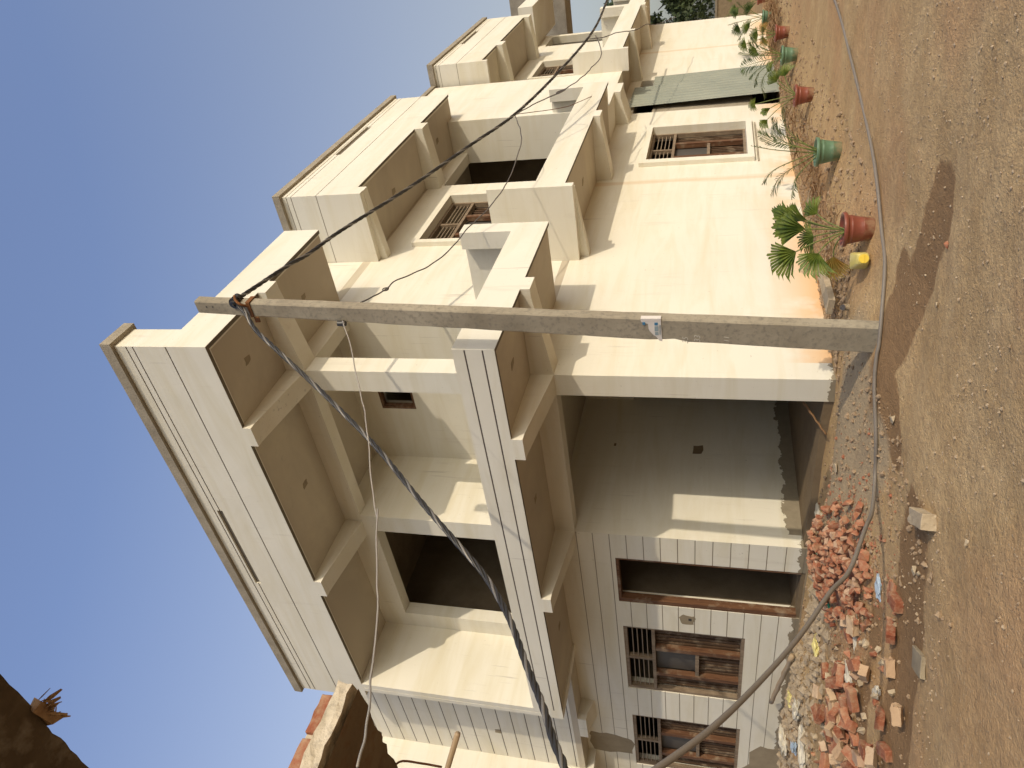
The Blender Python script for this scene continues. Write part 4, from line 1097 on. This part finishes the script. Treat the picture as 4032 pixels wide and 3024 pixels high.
# ------------------------------------------------------------------ unfinished building on the near left
nb = empty('unfinished_building', (-6, 0, 0)); tag(nb, 'unfinished building at the left with a rough slab edge carrying a brick course', 'building')
def rough_slab(name, x0, x1, y0, y1, z0, z1, mat, amp=.02, cell=.06, seed=0):
    nx = max(2, int((x1 - x0) / cell)); ny = max(2, int((y1 - y0) / cell)); nz = max(2, int((z1 - z0) / .03))
    xs = [x1 - (x1 - x0) * (i / nx) ** 1.0 for i in range(nx + 1)]
    bm = bmesh.new(); g = {}
    def vt(i, j, k):
        if (i, j, k) not in g:
            x = x0 + (x1 - x0) * i / nx; y = y0 + (y1 - y0) * j / ny; z = z0 + (z1 - z0) * k / nz
            q = Vector((x, y, z)); n_ = noise.noise_vector(q * 9 + Vector((seed, 0, 0))) * amp + noise.noise_vector(q * 26) * amp * .5
            g[(i, j, k)] = bm.verts.new((q + n_ + Vector((6, 0, 0))))
        return g[(i, j, k)]
    for (rng, f) in (((nx, ny), lambda a, b, s: (a, b, s * nz)), ((nx, nz), lambda a, b, s: (a, s * ny, b)), ((ny, nz), lambda a, b, s: (s * nx, a, b))):
        for s in (0, 1):
            for a in range(rng[0]):
                for b in range(rng[1]):
                    q = [vt(*f(a, b, s)), vt(*f(a + 1, b, s)), vt(*f(a + 1, b + 1, s)), vt(*f(a, b + 1, s))]
                    bm.faces.new(q)
    bmesh.ops.recalc_face_normals(bm, faces=bm.faces[:])
    me = bpy.data.meshes.new(name); bm.to_mesh(me); bm.free(); me.materials.append(mat); return link(bpy.data.objects.new(name, me), nb)
M['roughcement'] = earthy('rough_cement', (.46, .39, .28), (.58, .50, .38), 6, .9, .03, c3=(.22, .19, .15), fine=18)
M['darkplaster'] = earthy('dark_soffit', (.12, .085, .05), (.19, .14, .085), 3, .4, .02, c3=(.13, .06, .025), fine=9)  # plaster in a darker brown than the slab edge
M['darkplaster2'] = earthy('dark_upper_slab', (.06, .04, .022), (.12, .085, .05), 2, .5, .02, c3=(.24, .20, .15), fine=6)  # darkest brown, used for the whole upper slab
rough_slab('slab', -6.2, -3.62, -1.2, 1.96, 3.405, 3.495, M['roughcement'], .022)['label'] = 'rough slab edge'
m = MB(); n_ = 14
V = []; xs = [-3.66 - .17 * i for i in range(15)]
# underside sheet of plaster just under the slab, with a nibbled outer edge
for i in range(40):
    x = -3.645 - 2.5 * i / 39
    for j in range(24):
        y = 1.95 - 3.0 * j / 23; e = .03 * noise.noise(Vector((x * 12, y * 12, 3))) if j == 0 or i == 0 else 0
        V.append((x + (e if i == 0 else 0) + 6, y + (e if j == 0 else 0) , 3.375 + .006 * noise.noise(Vector((x * 5, y * 5, 0)))))
m.add(V, [(i * 24 + j, i * 24 + j + 1, (i + 1) * 24 + j + 1, (i + 1) * 24 + j) for i in range(39) for j in range(23)])
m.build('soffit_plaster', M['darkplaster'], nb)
# bricks on the slab edge with mortar between
yb = 1.90
while yb > -1.0:
    l = .225; me = brickmesh(.225, .11, .072, int(yb * 100) + 500)
    me.materials.append(M['brick']); o = bpy.data.objects.new('course_brick', me); link(o, nb); o.location = (-3.73 + 6 + random.uniform(-.006, .006), yb - l / 2, 3.552); o.rotation_euler = (0, 0, PI / 2 + random.uniform(-.03, .03))
    mm = MB(); mm.box(-3.78 + 6, -3.69 + 6, yb - l - .035, yb - l + .008, 3.51, 3.585, None, .008); mm.build('mortar', M['roughcement'], nb)
    yb -= l + .03
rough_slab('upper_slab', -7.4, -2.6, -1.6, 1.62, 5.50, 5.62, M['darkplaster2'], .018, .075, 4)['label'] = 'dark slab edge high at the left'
m = MB(); m.box(-7.2 + 6, -5.7 + 6, -1.2, .9, -.2, 5.5); m.build('wall', M['raw'], nb)
m = MB(); m.tube([(-3.05, 2.4, 3.22), (.9, 2.4, 3.9)][::1], .018, 8)
m = MB(); m.tube([(-5.02 + 6, 2.45, 3.20), (-5.72 + 6, 2.35, 3.44), (-7.0 + 6, .9, 3.7)], .022, 8); m.build('bamboo_prop', M['bamboo'], nb, True)
m = MB(); m.tube(smooth_path([(-4.62 + 6, 1.9, 3.43), (-4.63 + 6, 2.02, 3.40), (-4.62 + 6, 2.03, 3.25), (-4.60 + 6, 2.02, 3.10)], 5), .007, 6); m.build('rebar', M['rust'], nb, True)
# tangle of dried stuff hanging from the upper slab edge
m = MB(); C0 = Vector((-3.93, 1.66, 5.52))
for i in range(26):
    a = C0 + Vector((random.gauss(0, .06), random.gauss(0, .02), random.gauss(-.02, .03))); d = Vector((random.gauss(.1, .5), random.gauss(.5, .35), random.gauss(-.5, .5))).normalized()
    L = random.uniform(.05, .17); w = d.cross(Vector((0, 0, 1))).normalized() * random.uniform(.006, .022)
    m.add([a, a + d * L * .5 - w, a + d * L * .5 + w, a + d * L + w * .5, a + d * L - w * .4], [(0, 1, 2), (1, 4, 3, 2)])
m.box(C0.x - .10, C0.x + .11, C0.y - .05, C0.y + .03, C0.z - .05, C0.z + .03, None, .02)
tag(m.build('dry_twigs', M['dryleaf']), 'tangle of dry twigs and scraps caught on the edge of the dark upper slab', 'twigs')

# ------------------------------------------------------------------ far things
bgd = empty('concrete_building', (-10, 33, 0)); tag(bgd, 'unpainted grey concrete house rising behind the far end of the white house', 'building')
m = MB(); m.box(-4, 2.6, -3, 4, -.3, 7.0); m.build('wall', M['cap'], bgd)
m = MB(); m.box(-4.2, 5.6, -3.2, -2.0, 7.003, 7.2); m.box(5.5, 5.6, -3.2, -2.0, 7.2, 9.1); m.box(-4.2, 5.5, -3.2, -3.1, 7.2, 9.1); m.build('roof_overhang', M['cap'], bgd)
fw = empty('brick_wall', (-2, 37, 0)); tag(fw, 'low reddish brick boundary wall under the trees beyond the house', 'wall')
m = MB(); m.box(-9, 14, -.12, .12, -.3, 1.55); m.build('masonry', M['plinth'], fw)
m = MB(); m.box(-9.05, 14.05, -.17, .17, 1.552, 1.64); m.build('coping', M['cap'], fw)
def tree(x, y, h, r, label, seed, n=5200):
    rnd = random.Random(seed); root = empty('tree', (x, y, 0)); tag(root, label, 'tree', 'trees beyond the house')
    m = MB(); limbs = []
    m.tube([(0, 0, -.2), (.1, .05, h * .2), (0, .1, h * .42)], [.28, .22, .17], 10)
    for i in range(9):
        a = rnd.uniform(0, 6.28); e = Vector((math.cos(a) * r * rnd.uniform(.4, .8), math.sin(a) * r * rnd.uniform(.4, .8), h * rnd.uniform(.5, .9)))
        m.tube(arc(Vector((0, .1, h * rnd.uniform(.25, .42))), e, .3), [.11 - .011 * k for k in range(9)], 6); limbs.append(e)
    m.build('trunk', M['bark'], root, True)
    c = MB(); cl = []
    for i in range(46):
        a = rnd.uniform(0, 6.28); t = rnd.random(); rr = r * math.sqrt(rnd.random()) * (.55 + .45 * math.sin(PI * min(1, t + .15)))
        cl.append((Vector((math.cos(a) * rr, math.sin(a) * rr, h * (.22 + .74 * t))), rnd.uniform(.45, .95)))
    for i in range(n):
        q, s = rnd.choice(cl); d = Vector((rnd.gauss(0, 1), rnd.gauss(0, 1), rnd.gauss(0, .8))).normalized() * s * rnd.uniform(.5, 1)
        p_ = q + d; u = Vector((rnd.gauss(0, 1), rnd.gauss(0, 1), rnd.gauss(0, 1))).normalized(); w = u.cross(d).normalized(); L = rnd.uniform(.14, .30)
        c.add([p_, p_ + u * L * .5 + w * L * .3, p_ + u * L, p_ + u * L * .5 - w * L * .3], [(0, 1, 2, 3)])
    c.build('crown', M['treeleaf'], root)
tree(-6.4, 41, 6.6, 3.2, 'dense green tree seen nearest the far end of the side wall', 1, 9000)
tree(-2.5, 43, 8.2, 3.4, 'broad green tree right of the dense one beyond the road', 2, 7000)
tree(2.5, 47, 9, 3.8, 'tallest tree farther right beyond the brick wall', 4, 5000)

# ------------------------------------------------------------------ light, sky, camera
sd = Vector((-1, .35, -.405)).normalized()       # the way sunlight travels
sun = bpy.data.lights.new('sun', 'SUN'); sun.energy = SUN_E; sun.angle = math.radians(.55); sun.color = (1.0, .87, .68)
so = bpy.data.objects.new('sun', sun); link(so); so.rotation_euler = sd.to_track_quat('-Z', 'Y').to_euler(); so.location = (20, -6, 12)
w = bpy.data.worlds.new('World'); scn.world = w; w.use_nodes = True
nt = w.node_tree; bg = nt.nodes['Background']
sky = nt.nodes.new('ShaderNodeTexSky'); sky.sky_type = 'NISHITA'; sky.sun_disc = False
to = -sd; sky.sun_elevation = math.asin(to.z); sky.sun_rotation = math.atan2(to.x, to.y)
sky.altitude = 200; sky.air_density = 1.3; sky.dust_density = DUST; sky.ozone_density = 2.0
hs = nt.nodes.new('ShaderNodeHueSaturation'); hs.inputs['Hue'].default_value = .517
tc = nt.nodes.new('ShaderNodeTexCoord'); sp_ = nt.nodes.new('ShaderNodeSeparateXYZ'); nt.links.new(tc.outputs['Generated'], sp_.inputs[0])
mr = nt.nodes.new('ShaderNodeMapRange'); nt.links.new(sp_.outputs[2], mr.inputs['Value'])
for k_, v_ in (('From Min', .05), ('From Max', .7), ('To Min', .34), ('To Max', 1.0)): mr.inputs[k_].default_value = v_
nt.links.new(mr.outputs[0], hs.inputs['Saturation'])
nt.links.new(sky.outputs[0], hs.inputs['Color']); nt.links.new(hs.outputs[0], bg.inputs['Color']); bg.inputs['Strength'].default_value = SKY_S
mv = nt.nodes.new('ShaderNodeMapRange'); nt.links.new(sp_.outputs[2], mv.inputs['Value'])
for k_, v_ in (('From Min', .05), ('From Max', .8), ('To Min', .78), ('To Max', 1.5)): mv.inputs[k_].default_value = v_
nt.links.new(mv.outputs[0], hs.inputs['Value'])

cam = bpy.data.cameras.new('camera'); co = bpy.data.objects.new('camera', cam); link(co)
pitch, roll, yaw = .2646075, .02121111, .64889134
fwd = Vector((-math.sin(yaw) * math.cos(pitch), math.cos(yaw) * math.cos(pitch), math.sin(pitch)))
right = Vector((math.cos(yaw), math.sin(yaw), 0)); up = right.cross(fwd)
r_ = math.cos(roll) * right + math.sin(roll) * up; u_ = -math.sin(roll) * right + math.cos(roll) * up
# the photograph lies on its side: the sky is at the picture's left
cx_, cy_, cz_ = -u_, r_, -fwd
co.matrix_world = Matrix(((cx_.x, cy_.x, cz_.x, 0), (cx_.y, cy_.y, cz_.y, 0), (cx_.z, cy_.z, cz_.z, 1.5), (0, 0, 0, 1)))
cam.sensor_width = 36; cam.lens = 36 * 1581.19 / 2212; cam.clip_end = 3000; cam.clip_start = .05
scn.camera = co
scn.view_settings.view_transform = 'Standard'; scn.view_settings.look = 'None'; scn.view_settings.exposure = EXPO; scn.view_settings.gamma = 1
scn.cycles.max_bounces = 8; scn.cycles.diffuse_bounces = 4
